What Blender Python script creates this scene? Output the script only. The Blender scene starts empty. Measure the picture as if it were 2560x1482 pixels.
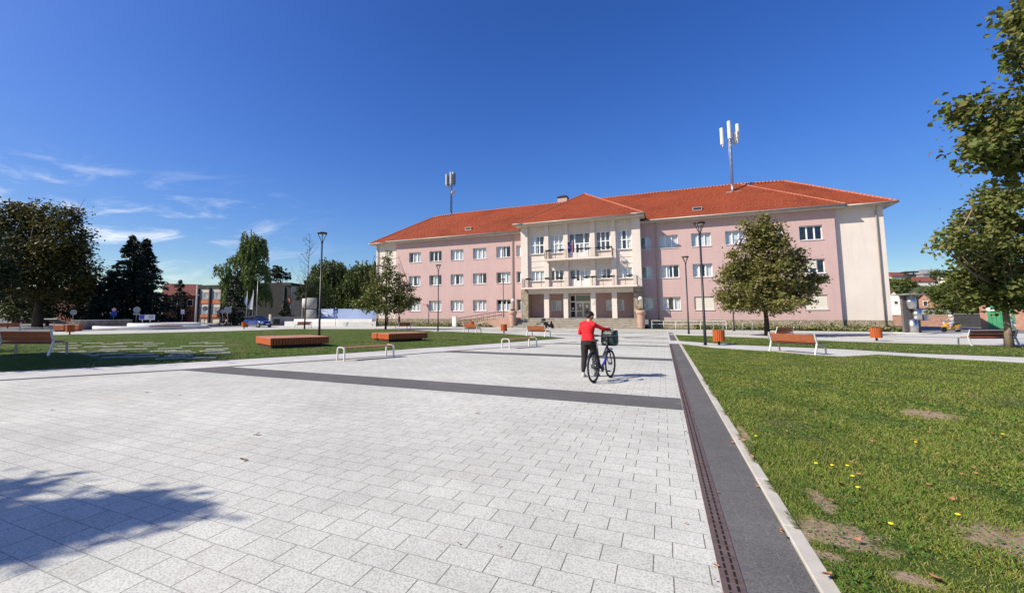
import bpy, math, random
import numpy as np
from mathutils import Vector, Matrix
R=math.radians
sc=bpy.context.scene
col=sc.collection
rng=np.random.default_rng(7); random.seed(7)
# ---------------------------------------------------------------- camera
H=1.55; FX,PX,PY=1087.7,1168.4,685.8
YAW,PIT=R(24.10),R(5.37)
fw=Vector((-math.sin(YAW)*math.cos(PIT),math.cos(YAW)*math.cos(PIT),math.sin(PIT)))
rt=Vector((math.cos(YAW),math.sin(YAW),0)); up=rt.cross(fw)
cd=bpy.data.cameras.new('camera'); cam=bpy.data.objects.new('camera',cd); col.objects.link(cam)
cd.sensor_width=36; cd.lens=FX/2560*36; cd.shift_x=(1280-PX)/2560; cd.shift_y=-(741-PY)/2560
cd.clip_start=.1; cd.clip_end=3000
m=Matrix((( rt.x,up.x,-fw.x,0),(rt.y,up.y,-fw.y,0),(rt.z,up.z,-fw.z,H),(0,0,0,1))); cam.matrix_world=m
sc.camera=cam
# ---------------------------------------------------------------- sun, sky, exposure
SUN_EL=R(38.5); SX,SY=-.774,-.633          # the sun stands behind and left of the viewer
w=bpy.data.worlds.new('World'); sc.world=w; w.use_nodes=True
nt=w.node_tree; N=nt.nodes; L=nt.links; N.clear()
wo=N.new('ShaderNodeOutputWorld'); bg=N.new('ShaderNodeBackground'); bg.inputs[1].default_value=.064
sky=N.new('ShaderNodeTexSky'); sky.sky_type='NISHITA'; sky.sun_disc=False
sky.sun_elevation=SUN_EL; sky.sun_rotation=math.atan2(SX,SY); sky.altitude=100; sky.air_density=1.0; sky.dust_density=1.2; sky.ozone_density=3.0
hs=N.new('ShaderNodeHueSaturation'); hs.inputs['Saturation'].default_value=1.12; hs.inputs['Hue'].default_value=.510
gm=N.new('ShaderNodeGamma'); gm.inputs[1].default_value=1.5
def mtm(op,a,b):
    n=N.new('ShaderNodeMath'); n.operation=op
    for i,x in enumerate((a,b)):
        if isinstance(x,(int,float)): n.inputs[i].default_value=x
        else: L.new(x,n.inputs[i])
    return n.outputs[0]
# soft shoulder, so the bright haze at the horizon keeps its blue as it does on film
def vm(op,a,b=None):
    n=N.new('ShaderNodeVectorMath'); n.operation=op
    for i,x in enumerate((a,b)):
        if x is None: continue
        if isinstance(x,tuple): n.inputs[i].default_value=x
        else: L.new(x,n.inputs[i])
    return n.outputs[0]
SK=.014; sk=N.new('ShaderNodeSeparateXYZ'); L.new(sky.outputs[0],sk.inputs[0]); den=mtm('ADD',mtm('MULTIPLY',mtm('POWER',sk.outputs[2],2.0),SK),.80)
vd=N.new('ShaderNodeCombineXYZ'); [L.new(den,vd.inputs[i]) for i in range(3)]; sh=vm('DIVIDE',sky.outputs[0],vd.outputs[0])
L.new(sh,gm.inputs[0]); L.new(gm.outputs[0],hs.inputs['Color'])
# thin clouds, low in the left part of the sky: real directions, in the world itself
tc=N.new('ShaderNodeTexCoord'); sx=N.new('ShaderNodeSeparateXYZ'); L.new(tc.outputs['Generated'],sx.inputs[0])
def mt(op,a,b=None,c=None):
    n=N.new('ShaderNodeMath'); n.operation=op
    for i,x in enumerate((a,b,c)):
        if x is None: continue
        if isinstance(x,(int,float)): n.inputs[i].default_value=x
        else: L.new(x,n.inputs[i])
    return n.outputs[0]
zc=mt('MAXIMUM',sx.outputs['Z'],.03)
az=mt('ARCTAN2',mt('MULTIPLY',sx.outputs['X'],-1.0),sx.outputs['Y'])      # angle left of +Y
cmb=N.new('ShaderNodeCombineXYZ'); L.new(mt('MULTIPLY',az,6.5),cmb.inputs[0]); L.new(mt('ADD',mt('MULTIPLY',sx.outputs['Z'],27.0),mt('MULTIPLY',az,2.5)),cmb.inputs[1])
nz=N.new('ShaderNodeTexNoise'); nz.inputs['Scale'].default_value=1.0; nz.inputs['Detail'].default_value=8; nz.inputs['Roughness'].default_value=.62; nz.inputs['Distortion'].default_value=.6
L.new(cmb.outputs[0],nz.inputs['Vector'])
def mr(x,a,b,c=0,d=1):
    n=N.new('ShaderNodeMapRange'); n.interpolation_type='SMOOTHSTEP'; L.new(x,n.inputs[0])
    for i,v in zip((1,2,3,4),(a,b,c,d)): n.inputs[i].default_value=v
    return n.outputs[0]
cm=mr(nz.outputs['Fac'],.48,.78)
m1=mt('MULTIPLY',mr(az,.62,1.15),mr(sx.outputs['Z'],.30,.17))
cm=mt('MULTIPLY',mt('MULTIPLY',cm,m1),.85)
mx=N.new('ShaderNodeMix'); mx.data_type='RGBA'; L.new(cm,mx.inputs['Factor']); L.new(hs.outputs[0],mx.inputs[6]); mx.inputs[7].default_value=(12.5,12.8,13.4,1)
L.new(mx.outputs[2],bg.inputs[0]); L.new(bg.outputs[0],wo.inputs[0])
sl=bpy.data.lights.new('sun','SUN'); sl.energy=5.0; sl.angle=R(.53); sl.color=(1,.915,.785)
so=bpy.data.objects.new('sun',sl); col.objects.link(so); so.location=(-40,-40,60)
sd=Vector((-SX*math.cos(SUN_EL),-SY*math.cos(SUN_EL),-math.sin(SUN_EL))); so.rotation_euler=sd.to_track_quat('-Z','Y').to_euler()
vs=sc.view_settings; vs.view_transform='Standard'; vs.look='None'; vs.exposure=.42; vs.gamma=1; vs.use_curve_mapping=False
sc.cycles.max_bounces=6; sc.cycles.transparent_max_bounces=8; sc.cycles.caustics_reflective=False; sc.cycles.caustics_refractive=False
# ---------------------------------------------------------------- placing helpers (world positions from a sight line)
def ray(u,v): return fw+rt*((u-PX)/FX)-up*((v-PY)/FX)
def gp(u,v,z=0):
    d=ray(u,v); t=(z-H)/d.z; return (d.x*t,d.y*t)
def pos(u,v,d): q=ray(u,v); return Vector((0,0,H))+q*d
def loc(u,d):
    q=pos(u,789,d); return (q.x,q.y)
def hgt(u,v,d): return pos(u,v,d).z
# ---------------------------------------------------------------- mesh builder
class MB:
    def __init__(s): s.v=[]; s.f=[]; s.mi=[]; s.sm=[]; s.n=0
    def add(s,vs,fs,mi=0,smooth=False):
        b=len(s.v); s.v.extend([tuple(x) for x in vs])
        for f in fs: s.f.append([i+b for i in f]); s.mi.append(mi); s.sm.append(smooth)
        return s
    def box(s,x0,x1,y0,y1,z0,z1,mi=0):
        if x0>x1: x0,x1=x1,x0
        if y0>y1: y0,y1=y1,y0
        return s.add([(x0,y0,z0),(x1,y0,z0),(x1,y1,z0),(x0,y1,z0),(x0,y0,z1),(x1,y0,z1),(x1,y1,z1),(x0,y1,z1)],
          [(0,3,2,1),(4,5,6,7),(0,1,5,4),(1,2,6,5),(2,3,7,6),(3,0,4,7)],mi)
    def bbox(s,x0,x1,y0,y1,z0,z1,b=.01,mi=0):
        """box with chamfered vertical and top edges"""
        if x0>x1: x0,x1=x1,x0
        if y0>y1: y0,y1=y1,y0
        def ring(x0,x1,y0,y1,z,c): return [(x0+c,y0,z),(x1-c,y0,z),(x1,y0+c,z),(x1,y1-c,z),(x1-c,y1,z),(x0+c,y1,z),(x0,y1-c,z),(x0,y0+c,z)]
        r=ring(x0+b,x1-b,y0+b,y1-b,z0,b*.5)+ring(x0,x1,y0,y1,z0+b,b)+ring(x0,x1,y0,y1,z1-b,b)+ring(x0+b,x1-b,y0+b,y1-b,z1,b*.5)
        fs=[tuple(range(7,-1,-1)),tuple(range(24,32))]
        for k in range(3):
            for i in range(8): fs.append((k*8+i,k*8+(i+1)%8,k*8+8+(i+1)%8,k*8+8+i))
        return s.add(r,fs,mi)
    def bar(s,a,b,w,h=None,mi=0,upv=(0,0,1)):
        h=h or w; a=Vector(a); b=Vector(b); d=(b-a).normalized(); u=Vector(upv)
        if abs(d.dot(u))>.98: u=Vector((0,1,0))
        x=d.cross(u).normalized(); y=x.cross(d).normalized(); vs=[]
        for p in (a,b):
            for sx_,sy_ in ((-1,-1),(1,-1),(1,1),(-1,1)): vs.append(p+x*(sx_*w/2)+y*(sy_*h/2))
        return s.add(vs,[(0,3,2,1),(4,5,6,7),(0,1,5,4),(1,2,6,5),(2,3,7,6),(3,0,4,7)],mi)
    def tube(s,pts,rad,n=8,mi=0,smooth=True,ratio=1.0,cap=True,axis=None):
        pts=[Vector(p) for p in pts]
        if not hasattr(rad,'__len__'): rad=[rad]*len(pts)
        vs=[]; px=None
        for i,p in enumerate(pts):
            d=(pts[min(i+1,len(pts)-1)]-pts[max(i-1,0)])
            d=d.normalized() if d.length>1e-9 else Vector((0,0,1))
            if px is None:
                a=Vector(axis) if axis else (Vector((1,0,0)) if abs(d.x)<.9 else Vector((0,1,0)))
                px=(a-d*a.dot(d)).normalized()
            else: px=(px-d*px.dot(d)).normalized()
            py=d.cross(px); r=rad[i]
            ra,rb=(r if hasattr(r,'__len__') else (r,r*ratio))
            for k in range(n):
                t=2*math.pi*k/n; vs.append(p+px*(ra*math.cos(t))+py*(rb*math.sin(t)))
        fs=[]
        for i in range(len(pts)-1):
            for k in range(n): fs.append((i*n+k,i*n+(k+1)%n,(i+1)*n+(k+1)%n,(i+1)*n+k))
        s.add(vs,fs,mi,smooth)
        if cap:
            b=len(s.v)-len(vs); m_=len(pts)
            s.f.append([b+k for k in range(n-1,-1,-1)]); s.mi.append(mi); s.sm.append(False)
            s.f.append([b+(m_-1)*n+k for k in range(n)]); s.mi.append(mi); s.sm.append(False)
        return s
    def lathe(s,prof,n=24,mi=0,c=(0,0,0),smooth=True):
        vs=[];fs=[]
        for r,z in prof:
            for k in range(n):
                t=2*math.pi*k/n; vs.append((c[0]+r*math.cos(t),c[1]+r*math.sin(t),c[2]+z))
        for i in range(len(prof)-1):
            for k in range(n): fs.append((i*n+k,i*n+(k+1)%n,(i+1)*n+(k+1)%n,(i+1)*n+k))
        fs.append(tuple(range(n-1,-1,-1))); fs.append(tuple((len(prof)-1)*n+k for k in range(n)))
        return s.add(vs,fs,mi,smooth)
    def ell(s,c,r,n=16,m_=10,mi=0,rot=None):
        vs=[];fs=[]
        for i in range(1,m_):
            a=math.pi*i/m_
            for k in range(n):
                t=2*math.pi*k/n; q=Vector((r[0]*math.sin(a)*math.cos(t),r[1]*math.sin(a)*math.sin(t),r[2]*math.cos(a)))
                if rot: q=rot@q
                vs.append(Vector(c)+q)
        top=Vector((0,0,r[2])); bt=Vector((0,0,-r[2]))
        if rot: top=rot@top; bt=rot@bt
        vs.append(Vector(c)+top); vs.append(Vector(c)+bt); T=len(vs)-2
        for i in range(m_-2):
            for k in range(n): fs.append((i*n+k,(i+1)*n+k,(i+1)*n+(k+1)%n,i*n+(k+1)%n))
        for k in range(n): fs.append((T,k,(k+1)%n)); fs.append((T+1,(m_-2)*n+(k+1)%n,(m_-2)*n+k))
        return s.add(vs,fs,mi,True)
    def prism(s,poly,z0,z1,mi=0):
        n=len(poly); vs=[(x,y,z0) for x,y in poly]+[(x,y,z1) for x,y in poly]
        a=sum(poly[i][0]*poly[(i+1)%n][1]-poly[(i+1)%n][0]*poly[i][1] for i in range(n))
        fs=[tuple(range(n-1,-1,-1)),tuple(range(n,2*n))]+[(i,(i+1)%n,n+(i+1)%n,n+i) for i in range(n)]
        if a<0: fs=[f[::-1] for f in fs]
        return s.add(vs,fs,mi)
    def sheet(s,poly,z,mi=0):
        n=len(poly); a=sum(poly[i][0]*poly[(i+1)%n][1]-poly[(i+1)%n][0]*poly[i][1] for i in range(n))
        f=tuple(range(n)) if a>0 else tuple(range(n-1,-1,-1))
        return s.add([(x,y,z) for x,y in poly],[f],mi)
    def extr(s,prof,x0,x1,mi=0):
        """profile in (y,z) extruded along x"""
        n=len(prof); vs=[(x0,y,z) for y,z in prof]+[(x1,y,z) for y,z in prof]
        a=sum(prof[i][0]*prof[(i+1)%n][1]-prof[(i+1)%n][0]*prof[i][1] for i in range(n))
        fs=[tuple(range(n-1,-1,-1)),tuple(range(n,2*n))]+[(i,(i+1)%n,n+(i+1)%n,n+i) for i in range(n)]
        if a<0: fs=[f[::-1] for f in fs]
        return s.add(vs,fs,mi)
    def build(s,name,mat,parent=None,org=(0,0,0)):
        me=bpy.data.meshes.new(name); me.from_pydata([(x-org[0],y-org[1],z-org[2]) for x,y,z in s.v],[],s.f)
        mats=mat if isinstance(mat,(list,tuple)) else [mat]
        for q in mats: me.materials.append(q)
        me.polygons.foreach_set('material_index',s.mi); me.polygons.foreach_set('use_smooth',s.sm); me.update()
        o=bpy.data.objects.new(name,me); col.objects.link(o)
        if parent: o.parent=parent
        return o
def npmesh(name,V,nper,mat,parent=None,smooth=False):
    """V: (n*nper,3) array of separate faces with nper corners"""
    n=len(V)//nper; me=bpy.data.meshes.new(name)
    me.vertices.add(n*nper); me.vertices.foreach_set('co',np.asarray(V,dtype=np.float32).ravel())
    me.loops.add(n*nper); me.loops.foreach_set('vertex_index',np.arange(n*nper,dtype=np.int32))
    me.polygons.add(n); me.polygons.foreach_set('loop_start',np.arange(0,n*nper,nper,dtype=np.int32)); me.polygons.foreach_set('loop_total',np.full(n,nper,dtype=np.int32))
    me.update(calc_edges=True); me.materials.append(mat)
    o=bpy.data.objects.new(name,me); col.objects.link(o)
    if parent: o.parent=parent
    return o
def tag(o,label=None,cat=None,group=None,kind=None):
    if label: o['label']=label
    if cat: o['category']=cat
    if group: o['group']=group
    if kind: o['kind']=kind
    return o
def empty(name,l,rz=0,label=None,cat=None,group=None):
    o=bpy.data.objects.new(name,None); col.objects.link(o); o.empty_display_size=.3
    o.location=(l[0],l[1],l[2] if len(l)>2 else 0); o.rotation_euler=(0,0,rz); return tag(o,label,cat,group)
def struct(o): o['kind']='structure'; return o
def copy_tree(o,parent=None):
    c=o.copy(); col.objects.link(c); c.parent=parent
    for ch in [x for x in bpy.data.objects if x.parent==o]: copy_tree(ch,c)
    return c
def dup(o,l,rz,label,group=None):
    c=copy_tree(o); c.location=(l[0],l[1],l[2] if len(l)>2 else 0); c.rotation_euler=(0,0,rz); c['label']=label
    if group: c['group']=group
    return c
# ---------------------------------------------------------------- materials
def mat(name,c,rough=.7,c2=None,scale=4,bump=0,bscale=None,metal=0,spec=.4,detail=4,stretch=None,sharp=None,coat=0,trans=0,island=None,coord='Object'):
    m=bpy.data.materials.new(name); m.use_nodes=True; t=m.node_tree; n=t.nodes; l=t.links
    b=n['Principled BSDF']; b.inputs['Roughness'].default_value=rough; b.inputs['Metallic'].default_value=metal
    b.inputs['Specular IOR Level'].default_value=spec; b.inputs['Coat Weight'].default_value=coat
    b.inputs['Base Color'].default_value=(*c,1)
    tcn=n.new('ShaderNodeTexCoord'); mp=n.new('ShaderNodeMapping'); l.new(tcn.outputs[coord],mp.inputs[0])
    if stretch: mp.inputs['Scale'].default_value=stretch
    if c2:
        no=n.new('ShaderNodeTexNoise'); no.inputs['Scale'].default_value=scale; no.inputs['Detail'].default_value=detail; no.inputs['Roughness'].default_value=.6
        l.new(mp.outputs[0],no.inputs['Vector'])
        rp=n.new('ShaderNodeValToRGB'); a,bb=sharp or (.3,.7); rp.color_ramp.elements[0].position=a; rp.color_ramp.elements[1].position=bb
        rp.color_ramp.elements[0].color=(*c,1); rp.color_ramp.elements[1].color=(*c2,1)
        l.new(no.outputs['Fac'],rp.inputs[0]); out=rp.outputs[0]
        if island:
            g=n.new('ShaderNodeNewGeometry'); r2=n.new('ShaderNodeValToRGB'); el=r2.color_ramp.elements
            el[0].position=0; el[0].color=(*island[0],1); el[1].position=1; el[1].color=(*island[-1],1)
            for i,cc in enumerate(island[1:-1]):
                e=el.new((i+1)/(len(island)-1)); e.color=(*cc,1)
            l.new(g.outputs['Random Per Island'],r2.inputs[0]); mixn=n.new('ShaderNodeMix'); mixn.data_type='RGBA'; mixn.inputs['Factor'].default_value=.55
            l.new(out,mixn.inputs[6]); l.new(r2.outputs[0],mixn.inputs[7]); out=mixn.outputs[2]
        l.new(out,b.inputs['Base Color'])
    else: out=None
    if bump:
        bn=n.new('ShaderNodeTexNoise'); bn.inputs['Scale'].default_value=bscale or scale*6; bn.inputs['Detail'].default_value=5; l.new(mp.outputs[0],bn.inputs['Vector'])
        bu=n.new('ShaderNodeBump'); bu.inputs['Strength'].default_value=1; bu.inputs['Distance'].default_value=bump; l.new(bn.outputs['Fac'],bu.inputs['Height']); l.new(bu.outputs[0],b.inputs['Normal'])
    if trans:
        tr=n.new('ShaderNodeBsdfTranslucent'); tr.inputs['Color'].default_value=(*c,1)
        if out: l.new(out,tr.inputs['Color'])
        ms=n.new('ShaderNodeMixShader'); ms.inputs[0].default_value=trans; l.new(b.outputs[0],ms.inputs[1]); l.new(tr.outputs[0],ms.inputs[2]); l.new(ms.outputs[0],n['Material Output'].inputs[0])
    return m
class NT:
    """small helper to write node materials"""
    def __init__(s,name,rough=.8,spec=.3):
        s.m=bpy.data.materials.new(name); s.m.use_nodes=True; s.t=s.m.node_tree; s.n=s.t.nodes; s.l=s.t.links; s.b=s.n['Principled BSDF']
        s.b.inputs['Roughness'].default_value=rough; s.b.inputs['Specular IOR Level'].default_value=spec
        s.tc=s.n.new('ShaderNodeTexCoord')
    def vec(s,scale=(1,1,1),rot=(0,0,0),loc=(0,0,0),coord='Object'):
        mp=s.n.new('ShaderNodeMapping'); mp.inputs['Scale'].default_value=scale; mp.inputs['Rotation'].default_value=rot; mp.inputs['Location'].default_value=loc
        s.l.new(s.tc.outputs[coord],mp.inputs[0]); return mp.outputs[0]
    def noise(s,v,scale,detail=4,rough=.6,dist=0):
        x=s.n.new('ShaderNodeTexNoise'); x.inputs['Scale'].default_value=scale; x.inputs['Detail'].default_value=detail; x.inputs['Roughness'].default_value=rough; x.inputs['Distortion'].default_value=dist; s.l.new(v,x.inputs['Vector']); return x.outputs['Fac']
    def voro(s,v,scale,feature='F1',out='Distance'):
        x=s.n.new('ShaderNodeTexVoronoi'); x.feature=feature; x.inputs['Scale'].default_value=scale; s.l.new(v,x.inputs['Vector']); return x.outputs[out]
    def ramp(s,x,stops):
        r=s.n.new('ShaderNodeValToRGB'); e=r.color_ramp.elements
        for i,(p,c) in enumerate(stops):
            if not hasattr(c,'__len__'): c=(c,c,c)
            if i<2: e[i].position=p; e[i].color=(*c,1)
            else: q=e.new(p); q.color=(*c,1)
        s.l.new(x,r.inputs[0]); return r.outputs[0]
    def mix(s,f,a,b,mode='MIX'):
        x=s.n.new('ShaderNodeMix'); x.data_type='RGBA'; x.blend_type=mode
        for i,q in ((0,f),(6,a),(7,b)):
            if isinstance(q,(int,float)): x.inputs[i].default_value=q
            elif isinstance(q,tuple): x.inputs[i].default_value=(*q,1)
            else: s.l.new(q,x.inputs[i])
        return x.outputs[2]
    def brick(s,v,w_,h_,mortar,c1,c2,cm,offset=.5,squash=1,scale=1):
        x=s.n.new('ShaderNodeTexBrick'); x.offset=offset; x.inputs['Scale'].default_value=scale; x.inputs['Mortar Size'].default_value=mortar; x.inputs['Mortar Smooth'].default_value=.1
        x.inputs['Brick Width'].default_value=w_; x.inputs['Row Height'].default_value=h_
        x.inputs['Color1'].default_value=(*c1,1); x.inputs['Color2'].default_value=(*c2,1); x.inputs['Mortar'].default_value=(*cm,1); s.l.new(v,x.inputs['Vector']); return x.outputs['Color'],x.outputs['Fac']
    def bump(s,h,dist,prev=None):
        x=s.n.new('ShaderNodeBump'); x.inputs['Distance'].default_value=dist; s.l.new(h,x.inputs['Height'])
        if prev: s.l.new(prev,x.inputs['Normal'])
        return x.outputs[0]
    def done(s,color,normal=None):
        s.l.new(color,s.b.inputs['Base Color'])
        if normal: s.l.new(normal,s.b.inputs['Normal'])
        return s.m
# paving
def paving(name,base,dark,w_=.315,h_=.215,off=.36,speck=.42,joint=(.19,.17,.145),rowfade=.62):
    k=NT(name,.85,.2); v=k.vec()
    c1,f=k.brick(v,w_,h_,.0032,base,tuple(x*.92 for x in base),joint,off)
    # the long joints between rows are tight and pale, the short cross joints dark
    n=k.n; l=k.l; sep=n.new('ShaderNodeSeparateXYZ'); l.new(v,sep.inputs[0])
    def m_(op,a,b=0.0):
        x=n.new('ShaderNodeMath'); x.operation=op
        for i,q in enumerate((a,b)):
            if isinstance(q,(int,float)): x.inputs[i].default_value=q
            else: l.new(q,x.inputs[i])
        return x.outputs[0]
    rowm=m_('GREATER_THAN',m_('ABSOLUTE',m_('SUBTRACT',m_('FRACT',m_('DIVIDE',sep.outputs[1],h_)),.5)),.5-.0036/h_)
    c1=k.mix(m_('MULTIPLY',rowm,rowfade),c1,tuple(x*.80 for x in base))
    sp=k.noise(k.vec(scale=(1,1,1)),78,2,.5); s1=k.ramp(sp,[(.36,1-speck),(.56,1.0)])
    fine=k.mix(1.0,c1,s1,'MULTIPLY')
    st=k.ramp(k.noise(v,.35,6,.65),[(.3,.78),(.62,1.0)]); st2=k.ramp(k.noise(v,2.3,5,.6),[(.3,.93),(.6,1.02)])
    c=k.mix(1.0,k.mix(1.0,fine,st,'MULTIPLY'),st2,'MULTIPLY')
    rust=k.ramp(k.noise(v,.9,5,.7),[(.60,0.0),(.75,.30)])
    c=k.mix(rust,c,(.42,.31,.23))
    nb=k.bump(k.ramp(f,[(0,1.0),(1,0.0)]),.004); nb=k.bump(sp,.0016,nb)
    return k.done(c,nb)
M={}
M['paver']=paving('light_paver',(.64,.64,.575),None,speck=.30)
M['paver_dark']=paving('dark_paver',(.158,.153,.148),None,.31,.165,.5,.35,(.20,.195,.18))
M['slab']=paving('pale_slab',(.62,.61,.57),None,.8,.6,.5,.2,(.30,.28,.25))
k=NT('asphalt',.9,.2); v=k.vec(); c=k.ramp(k.noise(v,.15,6),[(.3,(.16,.16,.155)),(.7,(.26,.255,.245))]); M['asphalt']=k.done(k.mix(1.0,c,k.ramp(k.noise(v,60,2),[(.3,.7),(.7,1.1)]),'MULTIPLY'))
PATCHES=((2080,1345,.28,.24),(2055,1262,.08,.26),(2565,1370,.36,.30),(2320,1040,.35,.4),(1860,1090,.05,.5),(2055,1398,.12,.08),(2290,1462,.12,.08))
def lawnmat():
    k=NT('lawn_soil',.95,.1); v=k.vec()
    g1=k.ramp(k.noise(v,1.1,7,.7),[(.28,(.085,.12,.026)),(.5,(.065,.11,.020)),(.72,(.13,.15,.045))])
    g2=k.ramp(k.noise(k.vec(loc=(3,7,0)),26,4,.7),[(.32,.5),(.66,1.3)])
    dry=k.ramp(k.noise(k.vec(loc=(11,3,0)),.45,6,.72),[(.50,0.0),(.68,.75)])
    cc=k.mix(dry,k.mix(1.0,g1,g2,'MULTIPLY'),(.17,.135,.07))
    soil=k.ramp(k.noise(v,14,6,.7),[(.3,(.25,.18,.115)),(.7,(.48,.36,.245))])
    wob=k.noise(v,6.5,8,.8); n=k.n; l=k.l
    def m_(op,*a):
        x=n.new('ShaderNodeMath'); x.operation=op
        for i,q in enumerate(a):
            if isinstance(q,(int,float)): x.inputs[i].default_value=q
            else: l.new(q,x.inputs[i])
        return x.outputs[0]
    acc=None
    for cx,cy,rx,ry in PATCHC:
        mp=k.vec(scale=(1/rx,1/ry,0),loc=(-cx/rx,-cy/ry,0)); ln=n.new('ShaderNodeVectorMath'); ln.operation='LENGTH'; l.new(mp,ln.inputs[0]); q=m_('SUBTRACT',1.25,ln.outputs['Value']); acc=q if acc is None else m_('MAXIMUM',acc,q)
    val=m_('ADD',m_('MULTIPLY',m_('SUBTRACT',wob,.5),3.4),m_('MINIMUM',m_('MAXIMUM',acc,-1.0),.8)); msk=k.ramp(val,[(.10,0.0),(.45,1.0)])
    cc=k.mix(msk,cc,soil); M['lawn']=k.done(cc,k.bump(k.noise(v,38,5,.7),.03))
PATCHC=[(*gp(u,v),rx,ry) for u,v,rx,ry in PATCHES]
lawnmat()
M['mossy']=mat('mossy_slab',(.16,.17,.12),.9,(.36,.36,.30),4,.004,30)
M['soil']=mat('bare_soil',(.16,.115,.075),.95,(.30,.23,.16),9,.02,30)
M['kerb']=mat('kerb_concrete',(.40,.375,.32),.85,(.52,.49,.43),3,.002,60)
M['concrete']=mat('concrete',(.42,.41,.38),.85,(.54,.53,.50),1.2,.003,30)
M['whitestone']=mat('white_stone',(.60,.59,.56),.8,(.70,.69,.66),1.0,.002,20)
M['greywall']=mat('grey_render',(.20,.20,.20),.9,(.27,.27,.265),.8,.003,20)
# building
def render_mat(name,c,weather=(.30,.27,.24),z0=1.0,bleach=.0):
    k=NT(name,.9,.15); v=k.vec()
    a=k.ramp(k.noise(v,.45,6,.65),[(.3,tuple(x*.95 for x in c)),(.7,tuple(min(1,x*1.04) for x in c))])
    st=k.ramp(k.noise(k.vec(scale=(1.6,1.6,.12)),1.3,6,.7),[(.48,0.0),(.78,.34)])
    c2=k.mix(st,a,tuple(x*.72 for x in c))
    return k.done(c2,k.bump(k.noise(v,45,4),.004))
M['pink']=render_mat('pink_render',(.525,.372,.355))
M['cream']=render_mat('cream_render',(.68,.61,.55))
M['whiter']=render_mat('white_render',(.76,.73,.67))
M['white']=mat('white_frame',(.80,.80,.79),.35,(.74,.74,.73),2)
M['dark_room']=mat('dark_room',(.030,.028,.026),.9,(.06,.055,.05),2)
M['curtain']=mat('curtain',(.82,.83,.84),.9,(.62,.65,.68),9,stretch=(3,3,.12))
M['blind']=mat('roller_shutter',(.70,.67,.58),.6,(.64,.61,.53),2,.004,3,stretch=(.2,.2,30))
k=NT('rubble_stone',.95,.15); v=k.vec(); d=k.voro(v,3.2,'DISTANCE_TO_EDGE'); cl=k.voro(v,3.2,'F1','Color')
st=k.mix(.55,k.ramp(k.noise(v,2.2,6,.7),[(.3,(.16,.135,.10)),(.7,(.42,.35,.26))]),k.ramp(cl,[(.2,(.20,.165,.12)),(.8,(.46,.38,.28))]))
st=k.mix(k.ramp(d,[(.0,1.0),(.055,0.0)]),st,(.36,.31,.24)); M['rubble']=k.done(st,k.bump(k.ramp(d,[(0,0.0),(.1,1.0)]),.03))
k=NT('roof_tiles',.8,.2); v=k.vec(coord='Object')
c1,f=k.brick(k.vec(rot=(0,0,0),coord='UV'),.24,.30,.018,(.30,.064,.025),(.25,.051,.020),(.14,.04,.025),.5)
pa=k.ramp(k.noise(v,.22,6,.7),[(.3,(.70,.66,.62)),(.5,(1,1,1)),(.7,(1.15,1.1,1.0))])
M['roof']=k.done(k.mix(1.0,k.mix(1.0,c1,pa,'MULTIPLY'),k.ramp(k.noise(v,5,4,.8),[(.3,.78),(.6,1.06)]),'MULTIPLY'),k.bump(f,.02))
M['ridge']=mat('ridge_tile',(.36,.10,.05),.8,(.44,.18,.11),3,.01,8)
M['gutter']=mat('gutter_metal',(.34,.31,.28),.5,(.42,.39,.35),2,metal=.3)
M['soffit']=mat('soffit',(.60,.54,.47),.8,(.52,.46,.40),1)
M['step']=mat('stone_step',(.20,.165,.12),.9,(.40,.35,.27),2.2,.012,9,stretch=(1,1,3))
M['rail']=mat('brown_rail_paint',(.10,.045,.035),.5,(.13,.06,.045),6)
M['railgrey']=mat('grey_rail_paint',(.22,.21,.20),.5,(.30,.29,.27),6)
M['black']=mat('black_paint',(.018,.018,.02),.42,(.03,.03,.032),8)
M['galv']=mat('galvanised',(.30,.31,.32),.45,(.42,.43,.44),5,metal=.5)
M['core']=mat('weathered_core',(.10,.09,.088),.8,(.15,.135,.13),3)
M['steel']=mat('brushed_steel',(.50,.50,.50),.36,(.60,.60,.60),3,metal=1,stretch=(1,1,.1))
M['silver']=mat('silver_paint',(.62,.61,.58),.4,(.70,.69,.66),6,metal=.2)
def wood(name,a,b):
    k=NT(name,.62,.35); v=k.vec(scale=(1,1,1)); g=k.noise(k.vec(scale=(2.2,26,26)),1.6,6,.65,.4)
    c=k.ramp(g,[(.3,a),(.68,b)]); c=k.mix(1.0,c,k.ramp(k.noise(v,3,3),[(.3,.82),(.7,1.1)]),'MULTIPLY'); return k.done(c,k.bump(g,.0015))
M['wood']=wood('orange_wood',(.30,.078,.030),(.44,.135,.055))
M['woodtop']=wood('faded_wood',(.34,.14,.08),(.46,.22,.135))
k=NT('slat_wood',.6,.35); c=k.ramp(k.noise(k.vec(scale=(24,24,1.5)),1.5,5,.65),[(.3,(.34,.062,.016)),(.7,(.56,.135,.034))]); M['slat']=k.done(c)
M['antenna']=mat('antenna_shell',(.74,.73,.69),.5,(.66,.65,.61),3)
M['pot']=mat('pink_pot',(.38,.24,.18),.9,(.47,.31,.245),2,.004,25)
M['globe']=mat('lamp_globe',(.78,.77,.74),.25,(.72,.71,.68),2)
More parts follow.
